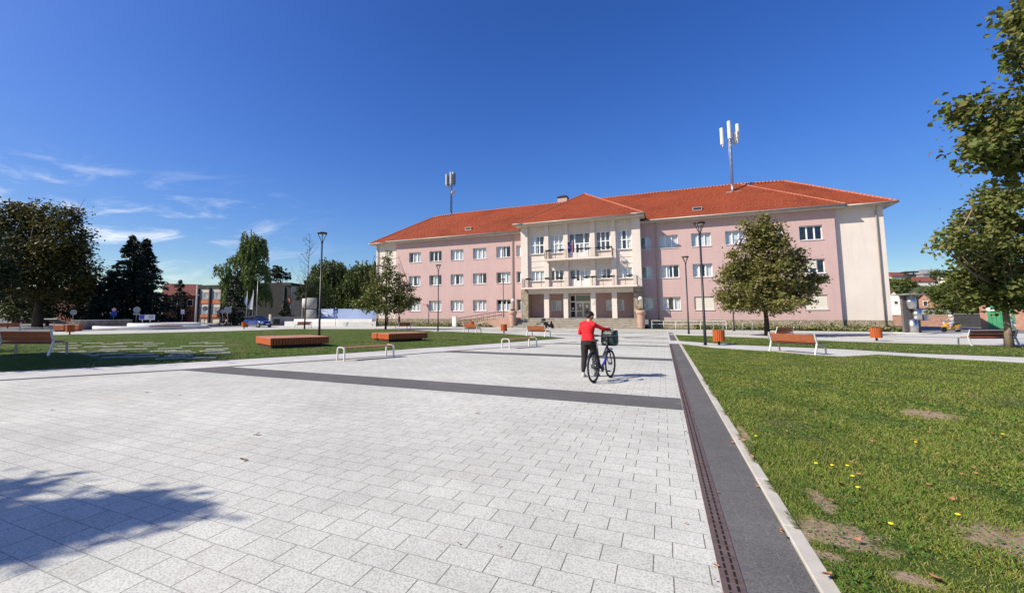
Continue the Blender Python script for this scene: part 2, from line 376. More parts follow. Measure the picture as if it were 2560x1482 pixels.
# glass
def glass(name,tint=(.90,.94,.95)):
    m=bpy.data.materials.new(name); m.use_nodes=True; t=m.node_tree; n=t.nodes; l=t.links; n.remove(n['Principled BSDF'])
    tr=n.new('ShaderNodeBsdfTransparent'); tr.inputs[0].default_value=(*tint,1); gl=n.new('ShaderNodeBsdfGlossy'); gl.inputs['Roughness'].default_value=.03; gl.inputs[0].default_value=(.9,.95,1,1)
    fr=n.new('ShaderNodeMapRange'); lw=n.new('ShaderNodeLayerWeight'); lw.inputs[0].default_value=.5; pw=n.new('ShaderNodeMath'); pw.operation='POWER'; l.new(lw.outputs['Facing'],pw.inputs[0]); pw.inputs[1].default_value=3.0; l.new(pw.outputs[0],fr.inputs[0]); fr.inputs[3].default_value=.10; fr.inputs[4].default_value=.8
    tcn=n.new('ShaderNodeTexCoord'); no=n.new('ShaderNodeTexNoise'); no.inputs['Scale'].default_value=.8; l.new(tcn.outputs['Object'],no.inputs[0]); bu=n.new('ShaderNodeBump'); bu.inputs['Distance'].default_value=.05; l.new(no.outputs['Fac'],bu.inputs['Height']); l.new(bu.outputs[0],gl.inputs['Normal'])
    ms=n.new('ShaderNodeMixShader'); l.new(fr.outputs[0],ms.inputs[0]); l.new(tr.outputs[0],ms.inputs[1]); l.new(gl.outputs[0],ms.inputs[2]); l.new(ms.outputs[0],n['Material Output'].inputs[0]); return m
M['glass']=glass('window_glass')
M['darkglass']=mat('dark_glass',(.012,.014,.018),.06,(.02,.022,.028),2,spec=.9)
# leaves
def leafm(name,cols,trans=.3,a=None,b=None):
    a=a or cols[0]; b=b or cols[-1]
    return mat(name,a,.55,b,.55,trans=trans,island=cols,spec=.35,detail=5,sharp=(.35,.65))
M['lf_linden']=leafm('linden_leaves',[(.085,.125,.027),(.135,.18,.037),(.19,.22,.05),(.30,.19,.07),(.11,.145,.03)])
M['lf_amber']=leafm('autumn_leaves',[(.14,.16,.04),(.20,.21,.055),(.27,.235,.075),(.34,.21,.09),(.16,.18,.045)])
M['lf_dark']=leafm('dark_leaves',[(.018,.030,.008),(.03,.045,.012),(.045,.055,.016),(.022,.035,.01)],.2)
M['lf_chestnut']=leafm('chestnut_leaves',[(.035,.045,.012),(.075,.078,.018),(.17,.145,.032),(.24,.18,.04),(.05,.058,.014)],.25)
M['lf_spruce']=leafm('spruce_needles',[(.010,.020,.011),(.016,.030,.016),(.024,.038,.018)],.1)
M['lf_birch']=leafm('birch_leaves',[(.10,.15,.035),(.14,.20,.045),(.18,.22,.06),(.11,.155,.035)],.3)
M['lf_willow']=leafm('willow_leaves',[(.06,.09,.022),(.09,.125,.03),(.12,.15,.04),(.07,.095,.025)],.25)
M['lf_bright']=leafm('bright_leaves',[(.07,.11,.014),(.11,.14,.022),(.14,.14,.03),(.08,.10,.02)],.35)
M['bark']=mat('bark',(.055,.042,.032),.95,(.11,.085,.065),8,.02,30,stretch=(1,1,.3))
M['barkpale']=mat('pale_bark',(.22,.16,.12),.95,(.30,.23,.17),7,.015,30,stretch=(1,1,.3))
M['barkdark']=mat('dark_bark',(.03,.018,.016),.95,(.06,.04,.035),8,.02,30,stretch=(1,1,.3))
k=NT('grass_blades',.6,.3); g=k.n.new('ShaderNodeNewGeometry')
c=k.ramp(g.outputs['Random Per Island'],[(0,(.08,.13,.016)),(.4,(.13,.19,.026)),(.70,(.195,.235,.045)),(.88,(.24,.225,.08)),(1.0,(.34,.27,.14))])
c=k.mix(1.0,c,k.ramp(k.noise(k.vec(),.8,6,.65),[(.32,(.62,.66,.6)),(.5,(1,1,1)),(.68,(1.25,1.12,1.0))]),'MULTIPLY'); k.b.inputs['Roughness'].default_value=.85; k.b.inputs['Specular IOR Level'].default_value=.15; M['blade']=k.done(c)
# ================================================================ GROUND
def near(o,z): return o
struct(MB().sheet([(-900,-300),(900,-300),(900,1200),(-900,1200)],0.0).build('ground',M['asphalt']))
# the plaza field of pale pavers, as wide as the lawns let it be
struct(MB().sheet([(-52,-12),(.24,-12),(.24,54),(-52,54)],.004).build('plaza_paving',M['paver']))
struct(MB().sheet([(.24,-12),(30,-12),(30,54),(.24,54)],.004).build('side_paving',M['slab']))
DL=[(-30,-18),(-17.2,1.0),(-14.49,5.1),(-12.6,8.05),(-11.35,10.6),(-10.0,13.2),(-8.55,16.9),(-7.1,20.1),(-5.35,24.6),(-4.6,25.8)]   # thin dark line along the left border
def offset(pl,w):
    out=[]
    for i,p in enumerate(pl):
        a=Vector(pl[max(i-1,0)]); b=Vector(pl[min(i+1,len(pl)-1)]); d=(b-a).normalized(); n=Vector((-d.y,d.x)); out.append((p[0]+n.x*w,p[1]+n.y*w))
    return out
def strip(name,pl,w0,w1,z,m):
    a=offset(pl,w0); b=offset(pl,w1); B=MB()
    for i in range(len(pl)-1): B.sheet([a[i],a[i+1],b[i+1],b[i]],z)
    return struct(B.build(name,M[m]))
strip('border_path',DL,.14,2.2,.0065,'slab')
strip('dark_border_line',DL,-.1,.14,.0095,'paver_dark')
def xl(y):
    for a,b in zip(DL,DL[1:]):
        if a[1]<=y<=b[1]: return a[0]+(b[0]-a[0])*(y-a[1])/(b[1]-a[1])
    return -5
B=MB()
for y0,y1 in ((8.11,9.21),(16.53,17.40),(23.85,24.42)): B.sheet([(xl(y0),y0),(.24,y0),(.24,y1),(xl(y1),y1)],.0085)
for a,b,wd in (((-2.73,27.58),(.23,26.75),.16),((-2.46,31.7),(.02,38.6),.22),((-2.5,31.7),(.24,31.3),.22),((-30,41.1),(.23,40.6),.25),((-7.87,33.6),(.2,33.0),.2),((-7.9,33.6),(-2.4,40.4),.2),((-30,44.6),(.24,43.9),.3),((-30,48.6),(18,47.2),.3),((.8,43.2),(26,41),.3)):
    B.add([(a[0],a[1],.0085),(b[0],b[1],.0085),(b[0],b[1]+wd*2,.0085),(a[0],a[1]+wd*2,.0085)],[(0,1,2,3)])
struct(B.build('dark_paving_bands',M['paver_dark']))
B=MB()
for y0,y1 in ((-12,26.55),(29.9,38.6),(40.3,43.5)): B.sheet([(.375,y0),(.74,y0),(.74,y1),(.375,y1)],.0085)
B.sheet([(.24,26.55),(.24,29.9),(.85,29.9),(.85,26.55)],.0083) if 0 else None
struct(B.build('dark_paving_strip',M['paver_dark']))
# slotted drain: brown grating with two rows of slots, along the strip
B=MB(); y=-2.0
B.box(.25,.365,-12,-2,-.02,.006)
M['drain']=mat('drain_grating',(.085,.060,.055),.7,(.14,.10,.09),12,.001,60)
M['slot']=mat('drain_slot',(.008,.007,.006),.9)
B=MB(); B.box(.25,.37,-12,26.5,-.02,.010)
dr=B.build('drain_channel',M['drain']); struct(dr)
B=MB()
yy=1.8
while yy<26.4:
    for xx in (.281,.325): B.box(xx,xx+.014,yy,yy+.058,.0100,.0112)
    yy+=.079 if int(yy/.55)%1==0 else .09
o=B.build('slot_row',M['slot'],dr)
# kerb, stones about a metre long
B=MB(); yy=-3.0
while yy<26.4:
    B.bbox(.745,.845,yy,yy+.992,-.02,.028,.006); yy+=1.0
yy=30.3
while yy<38.4: B.bbox(.745,.845,yy,yy+.992,-.02,.028,.006); yy+=1.0
struct(B.build('kerb',M['kerb']))
lawnR=[(.842,-8),(.842,26.2)]+[gp(*q) for q in ((1784.5,870.7),(1920,879),(2036,889),(2108.5,892.9),(2197,887.5),(2384,899),(2560,909))]+[(16,18.6),(30,14),(30,-8)]
struct(MB().sheet(lawnR,.026).build('lawn_right',M['lawn']))
midl=[(.842,29.6),(.842,38.3)]+[gp(*q) for q in ((1917,846),(2120,854.7),(2334,861),(2560,866))]+[(30,30.0),(30,18.5)]+[gp(*q) for q in ((2560,893),(2273,883),(2120,873.5),(1850,862.6))]
struct(MB().sheet(midl,.024).build('lawn_middle',M['lawn']))
nearL=offset(DL,2.2)
lawnL=[p for p in nearL[:-2]]+[gp(1414,845.5)]+[gp(*q) for q in ((1250,834),(1120,829),(960,823),(730,822.5),(560,828),(300,834.5),(150,837.5),(0,838))]+[(-60,8),(-60,-14)]
struct(MB().sheet(lawnL,.022).build('lawn_left',M['lawn']))
# lawn strip and ground cover in front of the building
struct(MB().sheet([(-1.2,53.2),(22,53.2),(22,56.6),(-1.2,56.6)],.02).build('lawn_front',M['lawn']))
struct(MB().sheet([(-60,53.0),(-20,53.0),(-20,57.0),(-60,57.0)],.02).build('flower_bed',M['soil']))
# soil patches in the near lawn
def blob(cx,cy,rx,ry,rot,seed,n=40):
    r=np.random.default_rng(seed); ph=r.uniform(0,6.28,5); out=[]
    for i in range(n):
        t=2*math.pi*i/n; k=1+.22*math.sin(2*t+ph[0])+.18*math.sin(3*t+ph[1])+.12*math.sin(5*t+ph[2])+.08*math.sin(9*t+ph[3])
        x=rx*k*math.cos(t); y=ry*k*math.sin(t); out.append((cx+x*math.cos(rot)-y*math.sin(rot),cy+x*math.sin(rot)+y*math.cos(rot)))
    return out
# ================================================================ TOWN HALL
CX,CY=-9.5,56.8
hall=empty('town_hall',(CX,CY,0),0,'long three storey pink and cream town hall with red hipped roof and balconied middle block','building')
HO=(CX,CY,0)
def part(name,B,m,parent=None,label=None):
    o=B.build(name,M[m] if isinstance(m,str) else [M[q] for q in m],None,HO if parent is None else (0,0,0)); o.parent=hall if parent is None else parent
    if label: o['label']=label
    return o
def wallholes(B,x0,x1,z0,z1,Y,holes,depth=.34,room=1.3,mi=0,mroom=1):
    """front wall (facing -y) with real openings, reveals and a dark room behind each"""
    xs=sorted({x0,x1,*[h[0] for h in holes],*[h[1] for h in holes]}); zs=sorted({z0,z1,*[h[2] for h in holes],*[h[3] for h in holes]})
    for i in range(len(xs)-1):
        for j in range(len(zs)-1):
            cx,cz=(xs[i]+xs[i+1])/2,(zs[j]+zs[j+1])/2
            if any(h[0]<cx<h[1] and h[2]<cz<h[3] for h in holes): continue
            B.add([(xs[i],Y,zs[j]),(xs[i+1],Y,zs[j]),(xs[i+1],Y,zs[j+1]),(xs[i],Y,zs[j+1])],[(0,1,2,3)],mi)
    for a,b,c,d in holes:
        y2=Y+depth; y3=y2+room
        B.add([(a,Y,c),(b,Y,c),(b,Y,d),(a,Y,d),(a,y2,c),(b,y2,c),(b,y2,d),(a,y2,d)],[(0,4,5,1),(1,5,6,2),(2,6,7,3),(3,7,4,0)],mi)
        B.add([(a,y2,c),(b,y2,c),(b,y2,d),(a,y2,d),(a-.0,y3,c),(b,y3,c),(b,y3,d),(a,y3,d)],[(0,4,5,1),(1,5,6,2),(2,6,7,3),(3,7,4,0),(4,7,6,5)],mroom)
    return B
WIN=[] # (x0,x1,z0,z1,wall Y,kind)
rows=((2.17,3.71),(5.98,7.5),(9.55,11.1))
holes=[]
for r,(z0,z1) in enumerate(rows):
    for i in range(5): holes.append((-35.2+3.557*i,-33.15+3.557*i,z0,z1,('L',r,i)))
    for i in range(5): holes.append((-.06+3.452*i,1.96+3.452*i,z0,z1,('R',r,i)))
    holes.append((-2.15,-.93,z0,z1,('N',r,1))); holes.append((-18.07,-16.95,z0,z1,('N',r,0)))
B=MB(); wallholes(B,-37.56,-16.83,1.06,12.75,56.8,[h[:4] for h in holes if h[0]<-16.9]); B.add([(-37.56,56.8,1.06),(-37.56,57.25,1.06),(-37.56,57.25,12.75),(-37.56,56.8,12.75)],[(0,3,2,1)],0); part('pink_wall',B,('pink','dark_room')); B=MB(); wallholes(B,-2.12,16.85,1.06,12.75,56.8,[h[:4] for h in holes if h[0]>-3])
B.add([(16.85,56.8,1.06),(16.85,57.25,1.06),(16.85,57.25,12.75),(16.85,56.8,12.75)],[(0,1,2,3)],0)
part('pink_wall',B,('pink','dark_room'))
# cream end bays, set back, with their flanks
B=MB(); B.box(-41.6,-37.56,57.25,71.4,1.06,12.8); part('end_wall',B,'cream')
B=MB(); B.box(16.85,20.95,57.25,71.4,1.06,12.8); part('end_wall',B,'cream')
B=MB(); B.box(-37.5,16.8,58.5,71.4,1.06,12.7); part('rear_wall',B,'pink')
# rubble plinth
part('plinth',MB().box(-37.60,-17.9,56.76,58,-.1,1.06).box(-41.64,-37.60,57.20,71.5,-.1,1.055),'rubble'); part('plinth',MB().box(-1.6,16.89,56.76,58,-.1,1.06).box(16.89,20.99,57.20,71.5,-.1,1.055),'rubble')
# ---- windows
wcache={}
def window(x0,x1,z0,z1,Y,n,state='curtain',transom=None,depth=.25,sill=True,room=.1,muck=0):
    wd,hh=x1-x0,z1-z0; key=(round(wd,2),round(hh,2),n,transom)
    if key not in wcache:
        F=MB(); t=.085; fy=.06
        F.box(0,t,0,fy,0,hh); F.box(wd-t,wd,0,fy,0,hh); F.box(t,wd-t,0,fy,0,t); F.box(t,wd-t,0,fy,hh-t,hh)
        ms=n if hasattr(n,'__len__') else [k/n for k in range(1,n)]
        for q in ms: F.box(wd*q-.07,wd*q+.07,-.008,fy-.01,t,hh-t)
        if transom:
            xs=[t]+[y for q in ms for y in (wd*q-.06,wd*q+.06)]+[wd-t]
            for i in range(0,len(xs),2): F.box(xs[i],xs[i+1],-.006,fy-.012,hh*transom-.06,hh*transom+.06)
        P=MB(); P.add([(t,.035,t),(wd-t,.035,t),(wd-t,.035,hh-t),(t,.035,hh-t)],[(0,1,2,3)])
        S=MB(); S.box(-.03,wd+.03,-.33,0.0,-.055,-.003)
        fo=F.build('window',M['white']); po=P.build('pane',M['glass'],fo); so_=S.build('sill',M['white'],fo) if sill else None
        wcache[key]=[fo,po,so_,True]
        o=fo
    else:
        src=wcache[key][0]; o=bpy.data.objects.new('window',src.data); col.objects.link(o)
        p=bpy.data.objects.new('pane',wcache[key][1].data); col.objects.link(p); p.parent=o
        if sill and wcache[key][2]: s_=bpy.data.objects.new('sill',wcache[key][2].data); col.objects.link(s_); s_.parent=o
    o.parent=hall; o.location=(x0-CX,Y+depth-CY,z0)
    # what hangs behind the glass
    def cloth(a,b,lo=0,hi=1,m='curtain',y=.12,fold=True):
        C=MB(); nn=max(6,int((b-a)/.05)); zs=(z for z in (0,))
        pts=[(a+(b-a)*k/nn,y+(.018*math.sin(k*1.9+x0) if fold else 0)) for k in range(nn+1)]
        for k in range(nn): C.add([(pts[k][0],pts[k][1],hh*lo),(pts[k+1][0],pts[k+1][1],hh*lo),(pts[k+1][0],pts[k+1][1],hh*hi),(pts[k][0],pts[k][1],hh*hi)],[(0,1,2,3)],0,True)
        c=C.build('curtain' if m=='curtain' else 'roller_shutter',M[m],o); return c
    if state=='shutter':
        S=MB(); 
        for k in range(int(hh/.11)): S.bbox(.02,wd-.02,-.12,-.09,hh-.11*(k+1)+.004,hh-.11*k-.004,.006)
        S.build('roller_shutter',M['blind'],o)
    elif state=='half':
        S=MB()
        for k in range(int(hh*.72/.11)): S.bbox(.02,wd*.66,-.12,-.09,hh-.11*(k+1)+.004,hh-.11*k-.004,.006)
        S.build('roller_shutter',M['blind'],o)
    elif state=='full': cloth(.03,wd-.03)
    elif state=='curtain': cloth(.03,wd*.36); cloth(wd*.60,wd-.03)
    elif state=='left': cloth(.03,wd*.5)
    elif state=='right': cloth(wd*.4,wd-.03)
    elif state=='mid': cloth(wd*.30,wd*.72)
    elif state=='low': cloth(.03,wd-.03,0,.62)
    elif state=='dark': pass
    return o
st={('L',0,0):'full',('L',0,1):'full',('L',0,2):'full',('L',0,3):'full',('L',0,4):'low',('L',1,0):'curtain',('L',1,1):'mid',('L',1,2):'curtain',('L',1,3):'left',('L',1,4):'right',
 ('L',2,0):'right',('L',2,1):'dark',('L',2,2):'full',('L',2,3):'full',('L',2,4):'left',('R',0,0):'curtain',('R',0,1):'shutter',('R',0,2):'curtain',('R',0,3):'full',('R',0,4):'shutter',
 ('R',1,0):'left',('R',1,1):'curtain',('R',1,2):'full',('R',1,3):'full',('R',1,4):'half',('R',2,0):'full',('R',2,1):'full',('R',2,2):'full',('R',2,3):'full',('R',2,4):'dark',
 ('N',0,0):'dark',('N',0,1):'full',('N',1,0):'dark',('N',1,1):'right',('N',2,0):'full',('N',2,1):'right'}
for x0,x1,z0,z1,k_ in holes: window(x0,x1,z0,z1,56.8,2 if k_[0]=='N' else 3,st[k_])
# ---- middle block
BW=55.35; bays=[(-15.75,-13.76),(-13.12,-11.28),(-10.63,-7.99),(-7.31,-5.52),(-4.86,-3.05)]
hb=[]
for i,(a,b) in enumerate(bays):
    if i==2: hb+= [(a+.08,b-.04,8.66,11.87,'D',i),(a+.08,b-.04,5.10,7.3,'D',i)]
    else: hb+= [(a+.10 if i else a+.1,b-.06,9.53,11.87,'T',i),(a+.12,b-.08,6.0,7.3,'W',i)]
B=MB(); wallholes(B,-15.93,-3.05,4.9,13.25,BW,[h[:4] for h in hb],.2)
# corner pillars and pilasters stand proud of the recessed fields
for a,b in ((-16.85,-15.93),(-3.05,-2.10)): B.box(a,b,55.0,56.82,4.9,13.25)
for a,b in ((-13.76,-13.12),(-11.28,-10.63),(-7.99,-7.31),(-5.52,-4.86)): B.box(a+.06,b-.04,55.02,BW+.01,4.95,13.24)
B.box(-16.84,-2.11,BW+1.6,56.83,4.9,13.24)
part('block_wall',B,('cream','dark_room'))
B=MB()
for a,b in bays:
    for z in (8.62,7.83):
        if (a,b)==bays[2] and z>8: continue
        B.box(a-.06,b+.06,BW-.05,BW+.005,z-.03,z+.03)
part('ledge',B,'cream')
for a,b,z0,z1,t,i in hb:
    if t=='T': window(a,b,z0,z1,BW,3,('left','full','','dark','curtain')[i],.50,.14)
    elif t=='W': window(a,b,z0,z1,BW,3,('full','dark','','left','full')[i],None,.14)
    else:
        # balcony door with side lights
        wd,hh=b-a,z1-z0; F=MB(); t_=.07; tz=hh*.60 if hh>3 else None
        F.box(0,t_,0,.06,0,hh); F.box(wd-t_,wd,0,.06,0,hh); F.box(t_,wd-t_,0,.06,hh-t_,hh)
        q0,q1=wd*.27,wd*.73; top=hh-t_
        for q in (q0,q1): F.box(q-.07,q+.07,-.012,.055,0,top)
        lz=.95; ups=tz or top
        for qa,qb in ((t_,q0-.07),(q1+.07,wd-t_)): F.box(qa,qb,-.004,.05,lz-.07,lz+.04); F.box(qa,qb,-.02,.06,0,lz-.07,0)
        if tz: F.box(t_,q0-.07,-.008,.05,tz-.06,tz+.06); F.box(q0+.07,q1-.07,-.008,.05,tz-.06,tz+.06); F.box(q1+.07,wd-t_,-.008,.05,tz-.06,tz+.06)
        mid=(q0+q1)/2
        for qa,qb in ((q0+.07,mid-.005),(mid+.005,q1-.07)):
            F.box(qa,qa+.09,-.002,.048,.0,ups-.06 if tz else top); F.box(qb-.09,qb,-.002,.048,.0,ups-.06 if tz else top); F.box(qa+.09,qb-.09,0,.05,.0,.8)
        fo=F.build('balcony_door',M['white'],hall); fo.location=(a-CX,BW+.14-CY,z0)
        MB().add([(t_,.03,.05),(wd-t_,.03,.05),(wd-t_,.03,hh-t_),(t_,.03,hh-t_)],[(0,1,2,3)]).build('pane',M['glass'],fo)
        C=MB(); C.add([(q1+.1,.12,lz),(wd-.05,.12,lz),(wd-.05,.12,ups),(q1+.1,.12,ups)],[(0,1,2,3)]); C.add([(mid,.12,.8),(mid+.35,.12,.8),(mid+.35,.12,ups),(mid,.12,ups)],[(0,1,2,3)]); C.build('curtain',M['curtain'],fo)
# balconies
def balcony(x0,x1,y0,z,th,nx):
    o=part('balcony',MB().bbox(x0,x1,y0,55.36,z,z+th,.012),'cream')
    F=MB(); zt=z+th+1.08; zb=z+th+.06
    pts=[(x0+.05,55.0),(x0+.05,y0+.05),(x1-.05,y0+.05),(x1-.05,55.0)]
    for (ax,ay),(bx,by) in zip(pts,pts[1:]):
        F.bar((ax-CX,ay-CY,zt),(bx-CX,by-CY,zt),.05,.035); F.bar((ax-CX,ay-CY,zb),(bx-CX,by-CY,zb),.022)
        Ln=math.hypot(bx-ax,by-ay); k=max(1,round(Ln/ (Ln/nx if Ln>3 else 1)))
        for i in range(k+1):
            px_,py_=ax+(bx-ax)*i/k,ay+(by-ay)*i/k; F.bar((px_-CX,py_-CY,z-.10 if Ln>3 else z+th),(px_-CX,py_-CY,zt),.045)
        nv=max(2,int(Ln/.14))
        for i in range(nv+1):
            px_,py_=ax+(bx-ax)*i/nv,ay+(by-ay)*i/nv; F.bar((px_-CX,py_-CY,zb),(px_-CX,py_-CY,zt-.12),.009)
        for j in range(6):
            zz=zb+(zt-.12-zb)*(j+1)/6; F.bar((ax-CX,ay-CY,zz),(bx-CX,by-CY,zz),.009)
    F.build('railing',M['rail'],o)
    return o
balcony(-13.45,-5.22,53.95,8.42,.2,6)
balcony(-16.45,-2.55,53.95,4.88,.22,11)
# portico
for a,b in ((-13.83,-13.2),(-11.35,-10.78),(-8.0,-7.43),(-5.54,-4.95)): part('column',MB().bbox(a,b,55.0,55.6,1.2,4.3,.012),'cream')
B=MB(); B.box(-15.93,-3.05,55.01,55.62,4.3,4.9); B.box(-15.93,-3.05,55.62,57.5,4.35,4.42); part('beam',B,'cream')
part('stone_pier',MB().bbox(-16.86,-15.9,54.97,56.83,-.05,4.9,.02),'rubble'); part('stone_pier',MB().bbox(-3.08,-2.09,54.97,56.83,-.05,4.9,.02),'rubble')
ph=[(-13.45,-12.15,2.15,3.5),(-6.5,-4.35,2.15,3.5),(-11.0,-8.35,1.21,4.2)]
B=MB(); wallholes(B,-16.0,-3.0,1.2,4.35,57.5,ph,.1); B.box(-15.95,-15.85,56.83,57.5,1.2,4.35); B.box(-3.15,-3.05,56.83,57.5,1.2,4.35); part('portico_wall',B,('pink','dark_room'))
window(-13.45,-12.15,2.15,3.5,57.5,2,'full',None,.03,False); window(-6.5,-4.35,2.15,3.5,57.5,2,'full',None,.03,False)
F=MB(); a,b=-11.0-CX,-8.35-CX; y=57.52-CY
F.box(a,a+.08,y,y+.06,1.21,4.2); F.box(b-.08,b,y,y+.06,1.21,4.2); F.box(a+.08,b-.08,y,y+.06,4.1,4.2)
F.box(a+.62,a+.76,y-.01,y+.05,1.21,4.1); F.box(a+.76,b-.08,y-.005,y+.05,3.22,3.38); F.box(a+.08,a+.62,y-.005,y+.05,3.22,3.38)
for q0,q1 in ((a+.76,a+1.63),(a+1.65,b-.08)):
    F.box(q0,q0+.11,y,y+.05,1.24,3.22); F.box(q1-.11,q1,y,y+.05,1.24,3.22); F.box(q0+.11,q1-.11,y,y+.05,1.24,1.36); F.box(q0+.11,q1-.11,y,y+.05,3.1,3.22); F.box(q0+.11,q1-.11,y,y+.05,2.05,2.15)
F.box(a+.08,a+.62,y,y+.05,2.05,2.15); F.box(a+.08,a+.62,y,y+.05,1.21,1.33)
dr_=F.build('entrance_door',M['white'],hall)
MB().add([(a+.08,y+.03,1.3),(b-.08,y+.03,1.3),(b-.08,y+.03,4.1),(a+.08,y+.03,4.1)],[(0,1,2,3)]).build('pane',M['darkglass'],dr_)
MB().bar((a+1.52,y-.05,1.9),(a+1.52,y-.05,2.6),.03).build('handle',M['galv'],dr_)
Q=MB(); Q.box(a+1.12,a+1.42,y+.01,y+.015,2.62,2.98); Q.box(a+1.95,a+2.3,y+.01,y+.015,2.5,2.95); Q.box(a+.25,a+.48,y+.01,y+.015,2.3,2.55); Q.build('notice',M['white'],dr_)
# steps
B=MB(); nS=6
for i in range(nS): B.box(-18.0+.12*i,-2.5-.05*i,52.6+.34*i,54.75 if i<nS-1 else 57.5,.2*i-.02 if i else -.05,.2*(i+1)-.0)
part('steps',B,'step'); B=MB()
for i in range(nS): B.box(-18.03+.12*i,-2.47-.05*i,52.57+.34*i,52.66+.34*i,.2*(i+1)-.035,.2*(i+1)+.004)
part('step_nosing',B,'concrete')
B=MB(); B.bbox(-19.5,-16.9,53.6,56.7,0,1.25,.02); part('stair_cheek',B,'pot')
# ---- roofs: two nested hips and the hip of the middle block
def hiproof(x0,x1,y0,z0,d,pitch,ybk):
    """eave rectangle, hips at 45 degrees; returns corners"""
    zr=z0+d*pitch; return [(x0,y0,z0),(x1,y0,z0),(x1-d,y0+d,zr),(x0+d,y0+d,zr),(x1,ybk,z0),(x0,ybk,z0)]
def roofmesh(name,faces):
    me=bpy.data.meshes.new(name); vs=[];fs=[];uvs=[]
    for f in faces:
        p=[Vector(q) for q in f]; nrm=(p[1]-p[0]).cross(p[2]-p[0]).normalized()
        ax=Vector((-nrm.y,nrm.x,0)); ax=ax.normalized() if ax.length>1e-4 else Vector((1,0,0)); ay=nrm.cross(ax)
        b=len(vs)
        for q in p: vs.append(q-Vector(HO)); uvs.append((q.dot(ax),q.dot(ay)))
        fs.append(list(range(b,b+len(p))))
    me.from_pydata([tuple(v) for v in vs],[],fs); uv=me.uv_layers.new(name='UVMap')
    for i,l_ in enumerate(me.loops): uv.data[i].uv=uvs[l_.vertex_index]
    me.materials.append(M['roof']); o=bpy.data.objects.new(name,me); col.objects.link(o); o.parent=hall; return o
PT=.686
A=hiproof(-42.45,21.85,56.4,12.92,7.5,PT,71.4); Bq=hiproof(-38.85,17.65,56.0,12.98,8.0,PT*.97,72)
C0=(-17.5,53.9,13.42); C1=(-1.45,53.9,13.42); dC=8.02; zC=13.42+dC*.66; C2=(-9.48,53.9+dC,zC); C3=(-9.48,65.5,zC)
main=roofmesh('roof',[ (A[0],A[1],A[2],A[3]),(A[1],A[4],A[2]),(A[5],A[0],A[3]),(A[4],A[5],A[3],A[2]),
  (Bq[0],Bq[1],Bq[2],Bq[3]),(Bq[1],(Bq[1][0],72,Bq[1][2]),Bq[2]),((Bq[0][0],72,Bq[0][2]),Bq[0],Bq[3]),((Bq[1][0],72,Bq[1][2]),(Bq[0][0],72,Bq[0][2]),Bq[3],Bq[2]),
  (C0,C1,C2),(C1,(C1[0],65.5,C1[2]),C3,C2),((C0[0],65.5,C0[2]),C0,C2,C3)])
Rg=MB()
def ridge(a,b,r=.13):
    a=Vector(a)-Vector(HO);b=Vector(b)-Vector(HO); Ln=(b-a).length; n=int(Ln/.38); d=(b-a)/n
    for i in range(n):
        Rg.tube([a+d*i,a+d*(i+1.06)],[r*.88,r],8,0)
ridge(A[3],Bq[3]); ridge(Bq[3],Bq[2]); ridge(Bq[2],A[2]); ridge(A[0],A[3]); ridge(A[1],A[2]); ridge(Bq[1],Bq[2],.09); ridge(Bq[0],Bq[3],.09); ridge(C0,C2,.1); ridge(C1,C2,.1); ridge(C2,C3,.1)
Rg.build('ridge_tiles',M['ridge'],main)
# snow guards: rows of small metal hooks
G=MB(); k=PT*.97
for row,(off) in enumerate((1.1,1.9,4.0,5.0)):
    x=-37+off if off<3 else -37+off
    while x<16.5-off:
        if not(-18<x<-1): 
            y=56+off; z=12.98+off*k; G.box(x-CX,x+.05-CX,y-CY-.06,y-CY+.02,z,z+.14)
        x+=.62
for off in (1.0,1.7,4.6):
    x=C0[0]+off+.3
    while x<C1[0]-off-.2:
        y=53.9+off; z=13.42+off*.66; G.box(x-CX,x+.05-CX,y-CY-.06,y-CY+.02,z,z+.14); x+=.55
o=G.build('snow_guards',M['ridge'],main); o['kind']='stuff'
# eaves: soffit box and gutter
B=MB()
B.box(-42.35,21.75,56.45,57.3,12.72,12.88); B.box(-38.75,17.55,56.08,57.0,12.70,12.93); B.box(-42.35,-41.6,57.3,71,12.72,12.88); B.box(20.95,21.75,57.3,71,12.72,12.88)
B.box(-17.4,-1.55,54.0,57.2,13.2,13.38)
B.box(-17.4,-1.55,57.2,60,13.2,13.38)
part('eaves',B,'soffit')
B=MB()
for a,b in (((-42.5,56.33,12.86),(-38.95,56.33,12.86)),((17.75,56.33,12.86),(21.9,56.33,12.86)),((-38.9,55.93,12.92),(-17.3,55.93,12.92)),((-1.6,55.93,12.92),(17.7,55.93,12.92)),((-16.2,53.83,13.36),(-3.0,53.83,13.36)),((21.92,56.3,12.86),(21.92,71,12.86)),((-3.0,53.84,13.46),(-1.4,53.84,13.46)),((-17.6,53.84,13.40),(-16.2,53.84,13.40))):
    B.tube([Vector(a)-Vector(HO),Vector(b)-Vector(HO)],.085,8)
part2=B.build('gutter',M['gutter'],hall)
def pipe(x,y,zt,m='gutter',yo=.62):
    B=MB(); B.tube([(x-CX,y-yo-CY+.1,zt),(x-CX,y-.12-CY,zt-.75),(x-CX,y-.12-CY,.1)],.065,8); return B.build('downpipe',M[m],hall)
pipe(-.42,56.8,12.85); pipe(-18.55,56.8,12.85); pipe(20.35,57.25,12.8); pipe(-41.2,57.25,12.8)
B=MB(); B.box(-13.9,-12.5,64.6,65.9,17.5,19.25); ch=part('chimney',B,'pink'); B=MB(); B.box(-14.0-CX,-12.4-CX,64.5-CY,66-CY,19.25,19.38); B.box(-13.85-CX,-12.55-CX,64.65-CY,65.85-CY,19.38,19.55); B.build('chimney_cap',M['black'],ch)
